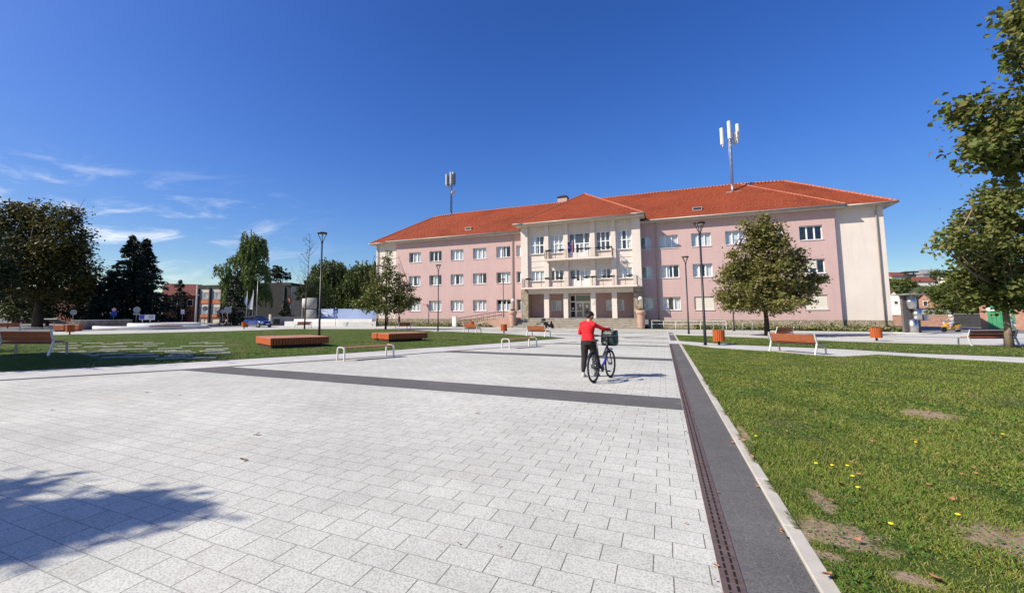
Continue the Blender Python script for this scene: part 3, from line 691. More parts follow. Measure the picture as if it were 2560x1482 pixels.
# roof lights
for x,off in ((4.25,1.55),(-25.6,1.65)):
    z=12.98+off*k; o=MB().box(x-.55-CX,x+.45-CX,56+off-CY-.1,56+off-CY+.62,z-.1,z+.34).build('roof_light',M['gutter'],hall); MB().box(x-.45-CX,x+.35-CX,56+off-CY-.115,56+off-CY-.102,z+.04,z+.26).build('pane',M['darkglass'],o)
# hand rails of the small front yard (white)
B=MB()
def railrun(x0,x1,y,z,n):
    B.bar((x0,y,z),(x1,y,z),.05); B.bar((x0,y,z*.6),(x1,y,z*.6),.04)
    for i in range(n+1): B.bar((x0+(x1-x0)*i/n,y,0),(x0+(x1-x0)*i/n,y,z),.05)
railrun(-1.2,6.2,54.6,.95,6)
tag(B.build('low_railing',M['white']),'low white railing on posts before the plinth right of the entrance','railing')
# ================================================================ ANTENNA MASTS
M['darkmetal']=mat('dark_metal',(.05,.055,.07),.5,(.10,.10,.12),6)
def mast(x,y,z,top,label,panels,dish,pm='antenna',gm='galv'):
    r=empty('antenna_mast',(x,y,z),0,label,'antenna mast','telecom masts on the roof')
    P=MB(); h_=top-z
    P.tube([(0,0,-.3),(0,0,1.0)],.16,10); 
    for i in range(3):
        t=2*math.pi*i/3+.4; P.tube([(.17*math.cos(t),.17*math.sin(t),.8),(.17*math.cos(t),.17*math.sin(t),h_-.4)],.028,6)
    zz=1.0; s=0
    while zz<h_-2.4:
        for i in range(3):
            t=2*math.pi*i/3+.4; t2=2*math.pi*(i+1)/3+.4; P.bar((.17*math.cos(t),.17*math.sin(t),zz),(.17*math.cos(t2),.17*math.sin(t2),zz+(.35 if s%2 else 0)),.022)
        zz+=.4; s+=1
    P.tube([(0,0,.8),(0,0,h_-.3)],.07,8)
    P.bar((.17,0,0.0),(.75,.3,0.35-.0),.06)
    P
    P.build('pole',M[gm],r)
    F=MB()
    for px_,py_,pz,ln in panels:
        for q in (.25,.8): F.bar((0,0,h_-2.4+q*1.9),(px_*.9,py_*.9,h_-2.4+q*1.9),.045)
        F.tube([(px_*.86,py_*.86,pz-ln*.6),(px_*.86,py_*.86,pz+ln*.5)],.035,6)
    F.build('bracket',M[gm],r)
    for px_,py_,pz,ln in panels:
        A=MB(); A.tube([(px_,py_,pz-ln/2),(px_,py_,pz-ln/2+.04),(px_,py_,pz+ln/2-.04),(px_,py_,pz+ln/2)],[(.16,.09),(.20,.12),(.20,.12),(.14,.08)],10,smooth=False)
        A.tube([(px_*.93,py_*.93,pz-ln/2-.35),(px_*.93,py_*.93,pz-ln/2+.05)],.07,8)
        A.build('panel_antenna',M[pm],r)
    if dish:
        D=MB(); D.tube([(.1,-.05,dish),(.3,-.12,dish)],.05,8); D.tube([(.3,-.12,dish),(.42,-.22,dish),(.62,-.38,dish),(.64,-.40,dish)],[.1,.30,.33,.30],14); D.build('dish',M['antenna'],r)
    C=MB(); C.box(-.75,-.15,-.35,.25,-.45,.02); C.box(.15,.9,-.15,.35,-.4,.06); C.build('base_frame',M['gutter'],r)
    return r
mast(8.55,62.0,16.85,25.6,'lattice mast with three long white panel antennas on the right half of the roof',[(-.85,-.1,7.3,2.2),(-.1,-.75,7.75,2.3),(.15,.3,7.2,1.9),(.95,.35,7.7,2.2),(.65,.55,7.1,1.5)],None)
mast(-31.6,64.0,17.9,25.4,'darker mast with clustered panels and a small dish, left on the roof',[(-.85,-.1,6.4,1.9),(-.6,.2,6.3,1.8),(.05,-.3,6.5,2.1),(.3,.1,6.6,2.1),(.5,.35,6.5,2.0)],4.0,'galv','darkmetal')
# ================================================================ STREET LAMPS
def make_lamp(h_=6.4,label=''):
    r=empty('street_lamp',(0,0,0),0,label,'street lamp','black street lamps on the square')
    B=MB(); B.tube([(0,0,0),(0,0,.9),(0,0,.93),(0,0,h_-.62)],[.075,.07,.062,.046],12); B.lathe([(.13,0),(.13,.02),(.08,.03)],14); B.build('pole',M['black'],r)
    F=MB(); F.tube([(0,0,h_-.66),(0,0,h_-.5)],[.05,.075],10)
    for i in range(4):
        t=R(45+90*i); F.bar((.04*math.cos(t),.04*math.sin(t),h_-.54),(.25*math.cos(t),.25*math.sin(t),h_-.07),.032)
    F.build('head_frame',M['black'],r)
    T=MB(); T.lathe([(.27,h_-.09),(.285,h_-.06),(.285,h_-.02),(.2,h_)],20); tp=T.build('lamp_cap',M['black'],r)
    G=MB(); G.lathe([(.05,h_-.13),(.16,h_-.12),(.17,h_-.092)],16); G.build('lens',M['globe'],r)
    return r
def lamp_at(u,vt,h_=6.4):
    # distance from the apparent height of the 6.4 m lamp
    d=ray(u,vt); Rr=(h_-H)/d.z; return (d.x*Rr,d.y*Rr)
lamp0=make_lamp(6.4,'tall black lamp on the lawn behind the left timber platform')
lamp0.location=(*lamp_at(806,581),0)
for (u,vt,lb) in ((1748,556,'nearest black lamp, on a pale pad at the corner of the right lawn'),(1713,641,'black lamp just left of the nearest lamp, on the middle lawn'),(1096,662,'black lamp at the far edge of the left lawn before the pink left wing'),(1258,697,'black lamp rising behind the timber bin near the ramp'),(998,705,'small distant black lamp behind the young tree by the left end bay')):
    x,y=lamp_at(u,vt); dup(lamp0,(x,y,.01),random.uniform(0,1),lb)
dup(lamp0,(6.4,50.5,.01),.2,'black lamp standing behind the crown of the round tree on the right')
B=MB(); x,y=lamp_at(1748,556); 
for (u,vt) in ((1748,556),(1713,641),(1096,662)):
    x,y=lamp_at(u,vt); B.box(x-.55,x+.55,y-.45,y+.45,.0,.032)
struct(B.build('lamp_pad',M['slab']))
# ================================================================ LITTER BINS
def make_bin(label):
    r=empty('litter_bin',(0,0,0),0,label,'litter bin','timber slatted litter bins')
    n=18; 
    S=MB()
    for i in range(n):
        t=2*math.pi*i/n; c,s=math.cos(t),math.sin(t); rr=.25; wd=.036
        b=len(S.v); q=[]
        for z in (.20,.78):
            for a_,dr_ in ((-wd,0),(wd,0),(wd,.028),(-wd,.028)):
                q.append(((rr+dr_)*c-a_*s,(rr+dr_)*s+a_*c,z))
        S.add(q,[(0,3,2,1),(4,5,6,7),(0,1,5,4),(1,2,6,5),(2,3,7,6),(3,0,4,7)])
    S.build('slats',M['slat'],r)
    T=MB(); T.lathe([(.235,.21),(.235,.76),(.21,.76),(.21,.24)],20); T.build('liner',M['barkdark'],r)
    P=MB(); P.tube([(0,0,0),(0,0,.24)],.055,10); P.lathe([(.14,0),(.14,.015)],12); P.build('post',M['black'],r)
    return r
bin0=make_bin('orange timber litter bin beside the nearest lamp on the right'); x,y=gp(1798,862); bin0.location=(x,y,0)
for u,v,lb in ((1260,833,'orange timber litter bin in the middle, at the foot of a lamp by the ramp'),(2192,852,'orange timber litter bin by the middle lawn near the right end of the town hall'),(174,836,'dark red timber litter bin in shade behind the nearest left bench'),(610,822,'orange timber litter bin in front of the blue car'),):
    x,y=gp(u,v); dup(bin0,(x,y,0),random.random()*3,lb)
dup(bin0,(-22.0,50.6,0),1,'small far litter bin beside the brown ramp railing')
# ================================================================ BENCHES
def make_bench(label):
    r=empty('park_bench',(0,0,0),0,label,'bench','park benches with backrests'); Ln=1.85; hx=Ln/2
    # profile: y forward (towards the sitter's knees)
    back=MB(); 
    ang=R(18)
    for i,(s0,s1) in enumerate(((.04,.19),(.205,.355))):
        for a,b in ((s0,s1),):
            y0=.12-math.sin(ang)*a; z0=.44+math.cos(ang)*a; y1=.12-math.sin(ang)*b; z1=.44+math.cos(ang)*b
            ny,nz_=math.cos(ang)*.028,math.sin(ang)*.028
            back.extr([(y0,z0),(y1,z1),(y1-ny,z1-nz_),(y0-ny,z0-nz_)],-hx+.06,hx-.06)
    back.build('backrest',M['wood'],r)
    S=MB()
    for j in range(3):
        y0=.13+.135*j; S.bbox(-hx+.06,hx-.06,y0,y0+.125,.415+.004*j,.445+.004*j,.006)
    S.build('seat',M['wood'],r)
    for s in (-1,1):
        F=MB(); x=s*hx
        F.bar((x,-.04,.0),(x,.10,.44),.05,.055,upv=(1,0,0)); F.bar((x,.10,.43),(x,-.02,.83),.045,.05,upv=(1,0,0)); F.build('rear_leg',M['silver'],r)
        F=MB(); F.bar((x,.09,.405),(x,.56,.405),.045,.04,upv=(1,0,0)); F.bar((x,.545,.42),(x,.57,.0),.05,.045,upv=(1,0,0)); F.build('front_leg',M['galv'],r)
    X=MB(); X.bar((-hx,.09,.39),(hx,.09,.39),.035); X.bar((-hx,.50,.39),(hx,.50,.39),.035); X.build('crossbar',M['black'],r)
    return r
def bench_rot(a,b):  # rear legs a -> b (left to right seen from behind); x axis along
    return math.atan2(b[1]-a[1],b[0]-a[0])
a,b=gp(1921,877.5),gp(2046,887.5); mid=((a[0]+b[0])/2,(a[1]+b[1])/2)
bench0=make_bench('large orange timber bench seen from behind on the pale path across the right lawn'); bench0.location=(*mid,.0); BR=bench_rot(a,b); bench0.rotation_euler=(0,0,BR)
def put_bench(u,v,rz,lb,z=0):
    x,y=gp(u,v); return dup(bench0,(x,y,z),rz,lb)
put_bench(1339,841.5,R(-30),'orange bench seen from behind, right of the middle bin, before the steps')
put_bench(1174,832,R(-30),'orange bench seen from behind at the far tip of the left lawn, before the ramp')
x,y=loc(66,14.2); dup(bench0,(x,y,.25),R(20),'dark shaded bench nearest on the left, cut by the left edge of the photo'); MOUND=(x+.1,y+.2)
dup(bench0,(-39.6,40.3,0),R(76),'far dark bench in front of the round concrete sculpture')
dup(bench0,(-25.3,40.2,0),R(80),'dark bench under the young tree before the left end of the town hall')
dup(bench0,(*loc(1962,28),0),R(50),'dark bench just behind the large orange bench, by the round tree trunk')
put_bench(2488,865,R(26),'long dark red bench beside the trunk of the big tree at the right edge').scale=(1.35,1,1)
dup(bench0,(*loc(22,44),0),R(78),'far shaded bench behind the nearest left bench')
def make_backless(label):
    r=empty('backless_bench',(0,0,0),0,label,'bench','backless benches beside the border path'); hx=.98
    S=MB()
    for j in range(3): S.bbox(-hx,hx,-.20+.135*j,-.20+.135*j+.125,.415,.45,.006)
    S.build('seat',M['woodtop'],r)
    for s in (-1,1):
        for t in (-1,1):
            F=MB(); x=s*(hx+.02); F.bar((x,t*.25,0),(x,t*.235,.40),.05,.045,upv=(0,1,0)); F.bar((x,t*.235,.39),(x,t*.15,.448),.05,.04,upv=(0,0,1)); F.build('leg',M['silver'],r)
        F=MB(); F.bar((s*(hx+.02),-.16,.452),(s*(hx+.02),.16,.452),.045,.03); F.build('end_frame',M['silver'],r)
    return r
bl=make_backless('nearer backless bench with faded timber seat and pale metal legs, before the platforms')
a=gp(853,903.5); b=gp(990,892.5); c=gp(840,901); BL=math.atan2(b[1]-a[1],b[0]-a[0])
n_=(-math.sin(BL),math.cos(BL)); bl.location=((a[0]+b[0])/2+n_[0]*.24,(a[1]+b[1])/2+n_[1]*.24,0); bl.rotation_euler=(0,0,BL)
a=gp(1272,872); b=gp(1343,866.5); BL2=math.atan2(b[1]-a[1],b[0]-a[0]); n_=(-math.sin(BL2),math.cos(BL2))
dup(bl,((a[0]+b[0])/2+n_[0]*.24,(a[1]+b[1])/2+n_[1]*.24,0),BL2,'farther backless bench with timber seat near the middle bin')
# ================================================================ TIMBER PLATFORMS
def platform(c,lx,ly,rz,label,name='timber_platform'):
    r=empty(name,(c[0],c[1],.0),rz,label,'seating platform','low timber seating platforms on the left lawn')
    T=MB(); n=int(ly/.105)
    for i in range(n):
        y0=-ly/2+ly*i/n; T.bbox(-lx/2,lx/2,y0+.004,y0+ly/n-.004,.46,.50,.005)
    T.build('top_boards',M['woodtop'],r)
    S=MB(); m_=max(6,int(ly/.13))
    for s in (-1,1):
        for i in range(m_):
            y0=-ly/2+ly*i/m_; S.bbox(s*(lx/2-.035) ,s*(lx/2),y0+.012,y0+ly/m_-.012,.17,.458,.006)
        k=max(6,int(lx/.115))
        for i in range(k):
            x0=-lx/2+lx*i/k; S.bbox(x0+.007,x0+lx/k-.007,s*(ly/2-.035),s*(ly/2),.17,.458,.006)
    S.build('side_slats',M['slat'],r)
    B=MB(); B.box(-lx/2+.05,lx/2-.05,-ly/2+.05,ly/2-.05,.19,.45); B.box(-lx/2+.22,lx/2-.08,-ly/2+.06,ly/2-.35,.0,.19); B.build('base',M['barkdark'],r)
    return r
def plat_from(pts,label):
    P=[Vector(p) for p in pts]; c=sum(P,Vector((0,0)))/4; e=((P[2]-P[1])+(P[3]-P[0])); f=((P[1]-P[0])+(P[2]-P[3]))
    return platform((c.x,c.y),f.length/2,e.length/2,math.atan2(f.y,f.x),label)
P1=[gp(644.4,840.6,.50),gp(680.5,845.7,.50),gp(818.7,840.6,.50),gp(771,835.8,.50)]
P2=[gp(923,831.5,.50),gp(974.5,833.9,.50),gp(1067.4,831.3,.50),gp(1031,828.8,.50)]
plat_from(P1,'left timber platform with bright orange end, on the lawn in front of the lamp')
plat_from(P2,'right timber platform with bright slatted orange end, farther back on the lawn')
# ================================================================ STEPPING STONES on the left lawn
k0=None; r_=np.random.default_rng(5)
rowsp=[]
for j in range(7):
    for i in range(11):
        u=160+38*i+ (j%2)*18+r_.uniform(-7,7); v=857+5.6*j+ (i*0.0)
        v=860+6.6*j-.004*(u-150)
        if v<858 or u>560-3*j or r_.uniform()<.22: continue
        u+=r_.uniform(-9,9); v+=r_.uniform(-2,2)
        x,y=gp(u,v)
        # keep inside the lawn
        rowsp.append((x,y))
s0=None; slabrot=R(58)
keep=[]
for x,y in rowsp:
    if all((x-a)**2+(y-b)**2>.8 for a,b in keep): keep.append((x,y))
for i,(x,y) in enumerate(keep):
    if s0 is None:
        B=MB(); B.bbox(-.46,.46,-.30,.30,-.02,.010,.006); s0=B.build('stepping_stone',M['mossy']); o=s0
        tag(o,'flat pale stone slab set in the grass of the left lawn','stepping stone','stepping stones in the left lawn')
    else: o=s0.copy(); col.objects.link(o)
    o.location=(x,y,.022+.004*(i%3)); o.rotation_euler=(0,0,slabrot+r_.uniform(-.12,.12))
# ================================================================ POTS WITH GLOBE LAMPS, beside the steps
def pot(x,y,label,gl):
    r=empty('stone_planter',(x,y,0),0,label,'planter','tall conical pink planters beside the steps')
    B=MB(); B.lathe([(.33,0),(.37,.2),(.41,1.2),(.43,1.62),(.43,1.66),(.51,1.70),(.53,1.90),(.50,2.12),(.45,2.12),(.43,1.95)],24); B.build('pot',M['pot'],r)
    P=MB(); V=[]
    rr=np.random.default_rng(3)
    for i in range(160):
        a=rr.uniform(0,6.28); q=rr.uniform(0,.45); c=np.array([q*math.cos(a),q*math.sin(a),2.1+rr.uniform(0,.22)]); d=rr.normal(size=3); d/=np.linalg.norm(d); e=np.cross(d,rr.normal(size=3)); e/=np.linalg.norm(e)
        V+= [c-d*.07,c+e*.03,c+d*.07,c-e*.03]
    npmesh('plants',np.array(V),4,M['lf_bright'],r)
    g=empty('globe_lamp',(x,y,2.1),0,gl,'globe lamp','white globe lamps on posts in the planters')
    MB().tube([(0,0,0),(0,0,1.1)],.035,8).build('post',M['railgrey'],g); MB().ell((0,0,1.32),(.24,.24,.24),20,14).build('globe',M['globe'],g)
pot(-2.25,52.9,'tall pink planter at the right end of the steps','white globe lamp in the right planter'); pot(-17.35,52.9,'tall pink planter at the left end of the steps beside the ramp','white globe lamp in the left planter')
# ================================================================ RAMP
r=empty('access_ramp',(-22.5,54.6,0),0,'pink-brown access ramp with brown railings left of the entrance steps','ramp')
B=MB(); B.add([(-4.4,-.6,0),(3.2,-.6,0),(3.2,-.6,1.15),(-4.4,-.6,.05),(-4.4,.9,0),(3.2,.9,0),(3.2,.9,1.15),(-4.4,.9,.05)],[(0,1,2,3),(5,4,7,6),(3,2,6,7),(1,5,6,2),(4,0,3,7)]); B.build('ramp_wall',M['pot'],r)
for y in (-.55,.85):
    B=MB(); x0,x1=-4.4,3.2
    def zr(x): return .05+(x+4.4)/7.6*1.1
    for dz in (.95,.5): B.tube([(x0,y,zr(x0)+dz),(x1,y,zr(x1)+dz)],.026,6)
    for i in range(10):
        x=x0+(x1-x0)*i/9; B.tube([(x,y,zr(x)),(x,y,zr(x)+.95)],.022,6)
    B.build('railing',M['rail'],r)
# cabinet, board on post, inclined bike rack
r=empty('utility_cabinet',(-25.4,52.6,0),0,'white utility cabinet standing before the ramp railing','cabinet'); MB().bbox(-.28,.28,-.18,.18,.1,1.35,.02).bbox(-.33,.33,-.22,.22,1.35,1.42,.02).build('body',M['whiter'],r); MB().box(-.3,.3,-.2,.2,0,.1).build('base',M['greywall'],r); MB().box(-.2,.2,-.187,-.182,.2,1.25).build('door',M['white'],r)
r=empty('sign_post',(-15.6,51.9,0),0,'thin grey post with a narrow upright sign before the left end of the steps','sign'); MB().tube([(0,0,0),(0,0,3.0)],.035,8).build('post',M['galv'],r); MB().bbox(-.42,-.18,-.02,.02,1.75,3.0,.01).build('panel',M['galv'],r); MB().bar((-.2,0,2.9),(0,0,2.9),.03).build('bracket',M['galv'],r)
rk=empty('bike_rack',(3.9,51.6,0),0,'leftmost galvanised hoop of the bike rack row before the right wing','bike rack','bike rack hoops')
MB().tube([(0,0,0),(0,0,.72),(0,.12,.84),(0,.48,.84),(0,.6,.72),(0,.6,0)],.028,8).build('hoop',M['galv'],rk)
for i in range(1,6): dup(rk,(3.9+.85*i,51.6,0),0,('second','third','fourth','fifth','rightmost')[i-1]+' galvanised hoop in the bike rack row before the right wing')
# ================================================================ FLOWER BOXES AND FLAGS ON THE BALCONIES
ORD=('first','second','third','fourth','fifth','sixth','seventh','eighth','ninth')
def fbox(x,y,z,i,wh,first=[None]):
    lab='%s dark flower box from the left on the %s balcony railing'%(ORD[i],wh)
    if first[0] is None:
        r=empty('flower_box',(x,y,z),0,lab,'flower box','flower boxes on the balcony railings'); MB().bbox(-.30,.30,-.08,.08,-.06,.06,.02).build('box',M['black'],r)
        rr=np.random.default_rng(9); V=[]
        for i in range(130):
            c=np.array([rr.uniform(-.36,.36),rr.normal(0,.08),rr.normal(.06,.06)]); d=rr.normal(size=3); d/=np.linalg.norm(d); e=np.cross(d,rr.normal(size=3)); e/=np.linalg.norm(e); V+=[c-d*.06,c+e*.035,c+d*.06,c-e*.035]
        npmesh('plants',np.array(V),4,M['lf_dark'],r); first[0]=r
    else: dup(first[0],(x,y,z),0,lab)
for i,x in enumerate((-12.9,-11.3,-8.9,-8.1,-6.8,-5.6)): fbox(x,53.93,9.62,i,'upper')
for i,x in enumerate((-15.6,-13.1,-11.5,-9.7,-8.3,-7.5,-6.2,-5.4,-3.4)): fbox(x,53.93,6.12,i,'lower')
M['flag_blue']=mat('blue_flag',(.02,.03,.30),.8,(.03,.05,.40),4); M['flag_red']=mat('red_flag',(.45,.03,.03),.8,(.55,.05,.05),4); M['flag_white']=mat('white_flag',(.70,.70,.72),.8,(.62,.62,.66),4); M['gold']=mat('yellow_star',(.75,.55,.05),.6)
def flagcloth(ncol,w_,h_,seed):
    """cloth hanging from a slanting staff, in vertical folds; returns one builder with material indexes by stripe"""
    B=MB(); nx,nz=14,10; rr=random.Random(seed)
    P=[[(w_*(i/nx)*.5+.03*math.sin(i*1.7+seed), -.10-.09*math.sin(i*2.1+seed)-.1*i/nx, -h_*j/nz-.25*w_*(i/nx)) for i in range(nx+1)] for j in range(nz+1)]
    for j in range(nz):
        for i in range(nx): B.add([P[j][i],P[j][i+1],P[j+1][i+1],P[j+1][i]],[(0,1,2,3)],min(ncol-1,int(i/nx*ncol)),True)
    return B
for x,cols,lb,sd_ in ((-10.35,('flag_blue',),'blue flag with a ring of gold stars drooping over the upper balcony',1),(-9.85,('flag_red','flag_white','flag_blue'),'red, white and blue striped flag drooping over the upper balcony',4)):
    r=empty('flag',(x,53.9,10.35),0,lb,'flag','flags on the upper balcony'); MB().tube([(0,.25,-.8),(0,-.25,.35)],.02,8).build('staff',M['white'],r)
    o=flagcloth(len(cols),.62,1.3,sd_).build('cloth',[M[q] for q in cols],r); o.location=(-.1,-.05,.3)
    if len(cols)==1:
        B=MB()
        for i in range(12):
            t=6.28*i/12; B.add([(.07+.10*math.cos(t)+.03*math.cos(a_),-.36,-.45+.13*math.sin(t)+.03*math.sin(a_)) for a_ in (1.57,3.66,5.76)],[(0,1,2)])
        B.build('stars',M['gold'],r)
# coat of arms plaques by the door: small plates
o=MB().bbox(-7.92,-7.55,54.965,54.995,2.9,3.35,.02).build('wall_plaque',M['silver']); tag(o,'small pale plaque on the portico column right of the door','plaque'); 
# ================================================================ SCULPTURE right: three stacked bright metal half drums under a flat disc
x,y=19.3,49.4
r=empty('metal_sculpture',(x,y,0),R(22),'tall stack of shiny metal half drums under a flat disc right of the hall','sculpture')
def drum(name,cx,z0,z1,rad): MB().tube([(cx,-.18,z0),(cx,-.18,z1)],rad,28).build(name,M['steel'],r)
drum('lower_drum',-.10,.08,1.2,.33); drum('middle_drum',.28,1.15,2.15,.33); drum('upper_drum',-.12,2.1,3.25,.36)
MB().bbox(-.75,.65,-.10,.10,.08,3.2,.02).build('core',M['core'],r); 
MB().lathe([(1.05,3.27),(1.08,3.30),(1.05,3.33)],28,c=(-.1,0,0)).build('disc',M['galv'],r); MB().lathe([(1.3,0),(1.3,.09)],28).build('base',M['slab'],r)
MB().bbox(.75,1.15,-.3,.1,1.1,1.6,.02).build('side_box',M['galv'],r)
# ================================================================ LEFT: terrace, drums, banner, walls, fountain
def tl(u,d,z=0): x,y=loc(u,d); return (x,y,z)
T=[loc(712,64),loc(858,61.5),loc(940,61),loc(940,72),loc(712,76)]
struct(MB().prism(T,0,.62).build('terrace',M['whitestone']))
T=[loc(735,67),loc(845,64),loc(930,63),loc(930,72),loc(735,76)]
struct(MB().prism(T,.6,.98).build('terrace',M['whitestone']))
# round concrete sculpture: two overlapping curved shells on square pillars
x,y=loc(775,68); r=empty('concrete_sculpture',(x,y,.9),YAW,'tall pair of curved concrete shells standing on the white terrace','sculpture')
B=MB()
def shell(B,cx,cy,rad,a0,a1,z0,z1,th=.18,mi=0):
    n=14; vs=[];fs=[]
    for k in range(n+1):
        t=a0+(a1-a0)*k/n
        for rr_ in (rad,rad-th):
            for z in (z0,z1): vs.append((cx+rr_*math.cos(t),cy+rr_*math.sin(t),z))
    for k in range(n):
        a=k*4;b=a+4; fs+=[(a,b,b+1,a+1),(a+2,a+3,b+3,b+2),(a+1,b+1,b+3,a+3),(a,a+2,b+2,b)]
    fs+=[(0,1,3,2),(n*4,n*4+2,n*4+3,n*4+1)]; B.add(vs,fs,mi,True)
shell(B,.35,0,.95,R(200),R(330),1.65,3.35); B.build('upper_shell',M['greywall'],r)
B=MB(); shell(B,-.55,.1,.75,R(140),R(290),1.75,3.25); B.build('lit_shell',M['concrete'],r)  # sunlight put into the colour: paler concrete here, darker grey on the other shells
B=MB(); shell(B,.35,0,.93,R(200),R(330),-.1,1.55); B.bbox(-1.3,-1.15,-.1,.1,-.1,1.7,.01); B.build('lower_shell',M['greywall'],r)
# printed banner on a long fence
M['banner']=mat('banner_blue',(.22,.29,.48),.7,(.30,.37,.56),.25); M['banner_light']=mat('banner_pale',(.55,.60,.72),.7); M['banner_dark']=mat('banner_dark',(.02,.03,.16),.7)
a=Vector(loc(796,69)); b=Vector(loc(940,66.5)); r=empty('banner_fence',(a.x,a.y,.95),math.atan2((b-a).y,(b-a).x),'long pale blue printed banner fence with white rays left of the town hall','banner'); Lb=(b-a).length
B=MB(); B.box(0,Lb,-.03,.03,.05,1.6); B.build('panel',M['banner'],r)
B=MB(); c=(2.55,.75)
for i in range(11):
    t=R(100+17*i) if i<6 else R(200+24*(i-6)); t=R(95+19*i)
    p=[]
    for q,w_ in ((.25,.03),(1.9,.16)):
        for s in (-1,1): 
            xx=c[0]+q*math.cos(t)-s*w_*math.sin(t); zz=c[1]+q*math.sin(t)+s*w_*math.cos(t); p.append((min(max(xx,.05),Lb),-.034,min(max(zz,.08),1.57)))
    B.add([p[0],p[1],p[3],p[2]],[(0,1,2,3)])
for k_ in range(3): B.box(.9,1.35,-.036,-.032,.45+.28*k_,.57+.28*k_)
B.build('printed_rays',M['banner_light'],r)
B=MB()
for i in range(int(Lb/2.4)+1): B.bar((2.4*i,.06,0),(2.4*i,.06,1.65),.05)
B.build('posts',M['galv'],r)
# grey retaining wall and dark opening left of the terrace
a=Vector(loc(676,66)); b=Vector(loc(762,70)); r=empty('retaining_wall',(a.x,a.y,0),math.atan2((b-a).y,(b-a).x),'low grey rendered retaining wall with a dark opening beside the terrace','wall'); Lw=(b-a).length
MB().box(0,Lw,0,.4,0,1.35).build('wall',M['greywall'],r); MB().box(.5,1.5,-.005,.01,.2,1.0).build('opening',M['dark_room'],r)
MB().box(-.05,.15,-.15,.45,0,1.7).build('end_post',M['kerb'],r)
# fountain basin
x,y=loc(387,51); r=empty('fountain_basin',(x,y,0),0,'wide low round white stone basin beyond the left lawn','fountain')
MB().lathe([(5.5,0),(5.5,.34),(5.45,.38),(4.9,.38),(4.85,.25),(4.85,.1)],48).build('outer_ring',M['whitestone'],r)
MB().lathe([(3.6,.1),(3.6,.62),(3.5,.66),(3.2,.66),(3.15,.4)],40,c=(.6,.9,0)).build('inner_ring',M['whitestone'],r)
B=MB()
for t0 in (175,325):
    vs=[];fs=[]
    for k in range(9):
        t=R(t0+4*k)
        for rr_ in (4.8,5.6):
            for z in (.385,.45): vs.append((rr_*math.cos(t),rr_*math.sin(t),z))
    for k in range(8):
        a_=k*4;b_=a_+4; fs+=[(a_,b_,b_+1,a_+1),(a_+2,a_+3,b_+3,b_+2),(a_+1,b_+1,b_+3,a_+3)]
    B.add(vs,fs)
B.build('wood_seat',M['wood'],r)
# stone block wall
a=Vector(loc(202,47)); b=Vector(loc(332,55)); r=empty('low_stone_wall',(a.x,a.y,0),math.atan2((b-a).y,(b-a).x),'low rough stone block wall with sunlit end, left of the round basin','wall'); 
MB().bbox(0,(b-a).length,0,.9,0,.95,.03).build('wall',M['rubble'],r); MB().bbox(-.02,(b-a).length+.03,-.04,.94,.95,1.02,.01).build('coping',M['concrete'],r)
# orange timber blocks and tilted board behind the shaded bin
x,y=loc(168,43); r=empty('tilted_board',(x,y,0),YAW,'dark tilted board on slim posts behind the shaded bin on the left','information board')
B=MB(); B.add([(-2.0,-.2,1.2),(-.8,-.2,1.2),(-.2,.5,.75),(-1.5,.5,.75),(-2.0,-.2,1.14),(-.8,-.2,1.14),(-.2,.5,.69),(-1.5,.5,.69)],[(0,1,2,3),(7,6,5,4),(0,4,5,1),(1,5,6,2),(2,6,7,3),(3,7,4,0)]); B.build('board',M['black'],r)
MB().bar((-2.02,-.22,1.2),(-.78,-.22,1.2),.07).bar((-.78,-.2,1.2),(-.2,.5,.75),.03).build('frame',M['white'],r); MB().bar((-1.4,.2,0),(-1.4,.2,1.0),.06).bar((-.6,.3,0),(-.6,.3,.9),.06).build('leg',M['galv'],r)
blk=empty('timber_block',(*loc(156,42),0),YAW,'orange timber block left of the shaded litter bin','seat block','orange timber blocks'); MB().bbox(-.5,.5,-.3,.3,.1,.62,.03).build('body',M['wood'],blk); MB().box(-.4,.4,-.2,.2,0,.1).build('base',M['black'],blk)
dup(blk,(*loc(193,43),0),YAW,'orange timber block right of the shaded litter bin')
# ================================================================ SIGNS AND POLES
def signpost(u,d,h_,label,shape,color,face='back',w_=.6,name='road_sign',cat='road sign',plate=None):
    x,y=loc(u,d); r=empty(name,(x,y,0),YAW+math.atan((u-PX)/FX)*-1,label,cat)
    MB().tube([(0,0.03,0),(0,.03,h_)],.032,8).build('post',M['galv'],r)
    B=MB()
    if shape=='disc':
        B.tube([(0,-.02,h_-w_/2),(0,.0,h_-w_/2)],w_/2,24)
    else: B.bbox(-w_/2,w_/2,-.02,0,h_-(plate or w_),h_,.005)
    B.build('panel',M[color],r); return r
M['signback']=mat('sign_back',(.30,.31,.31),.45,(.38,.39,.39),5,metal=.3); M['signblue']=mat('sign_blue',(.02,.10,.42),.5); M['signred']=mat('sign_red',(.5,.03,.03),.5); M['purple']=mat('purple_print',(.13,.08,.45),.6); M['print']=mat('dark_print',(.05,.07,.12),.6)
s=signpost(341,56,2.65,'grey back of a round road sign over a small plate, before the dark spruces','disc','signback',w_=.78); MB().bbox(-.36,.36,-.02,0,1.6,1.85,.005).build('plate',M['signback'],s)
signpost(183,50,2.2,'grey back of a small round road sign behind the shaded bin','disc','signback',w_=.62)
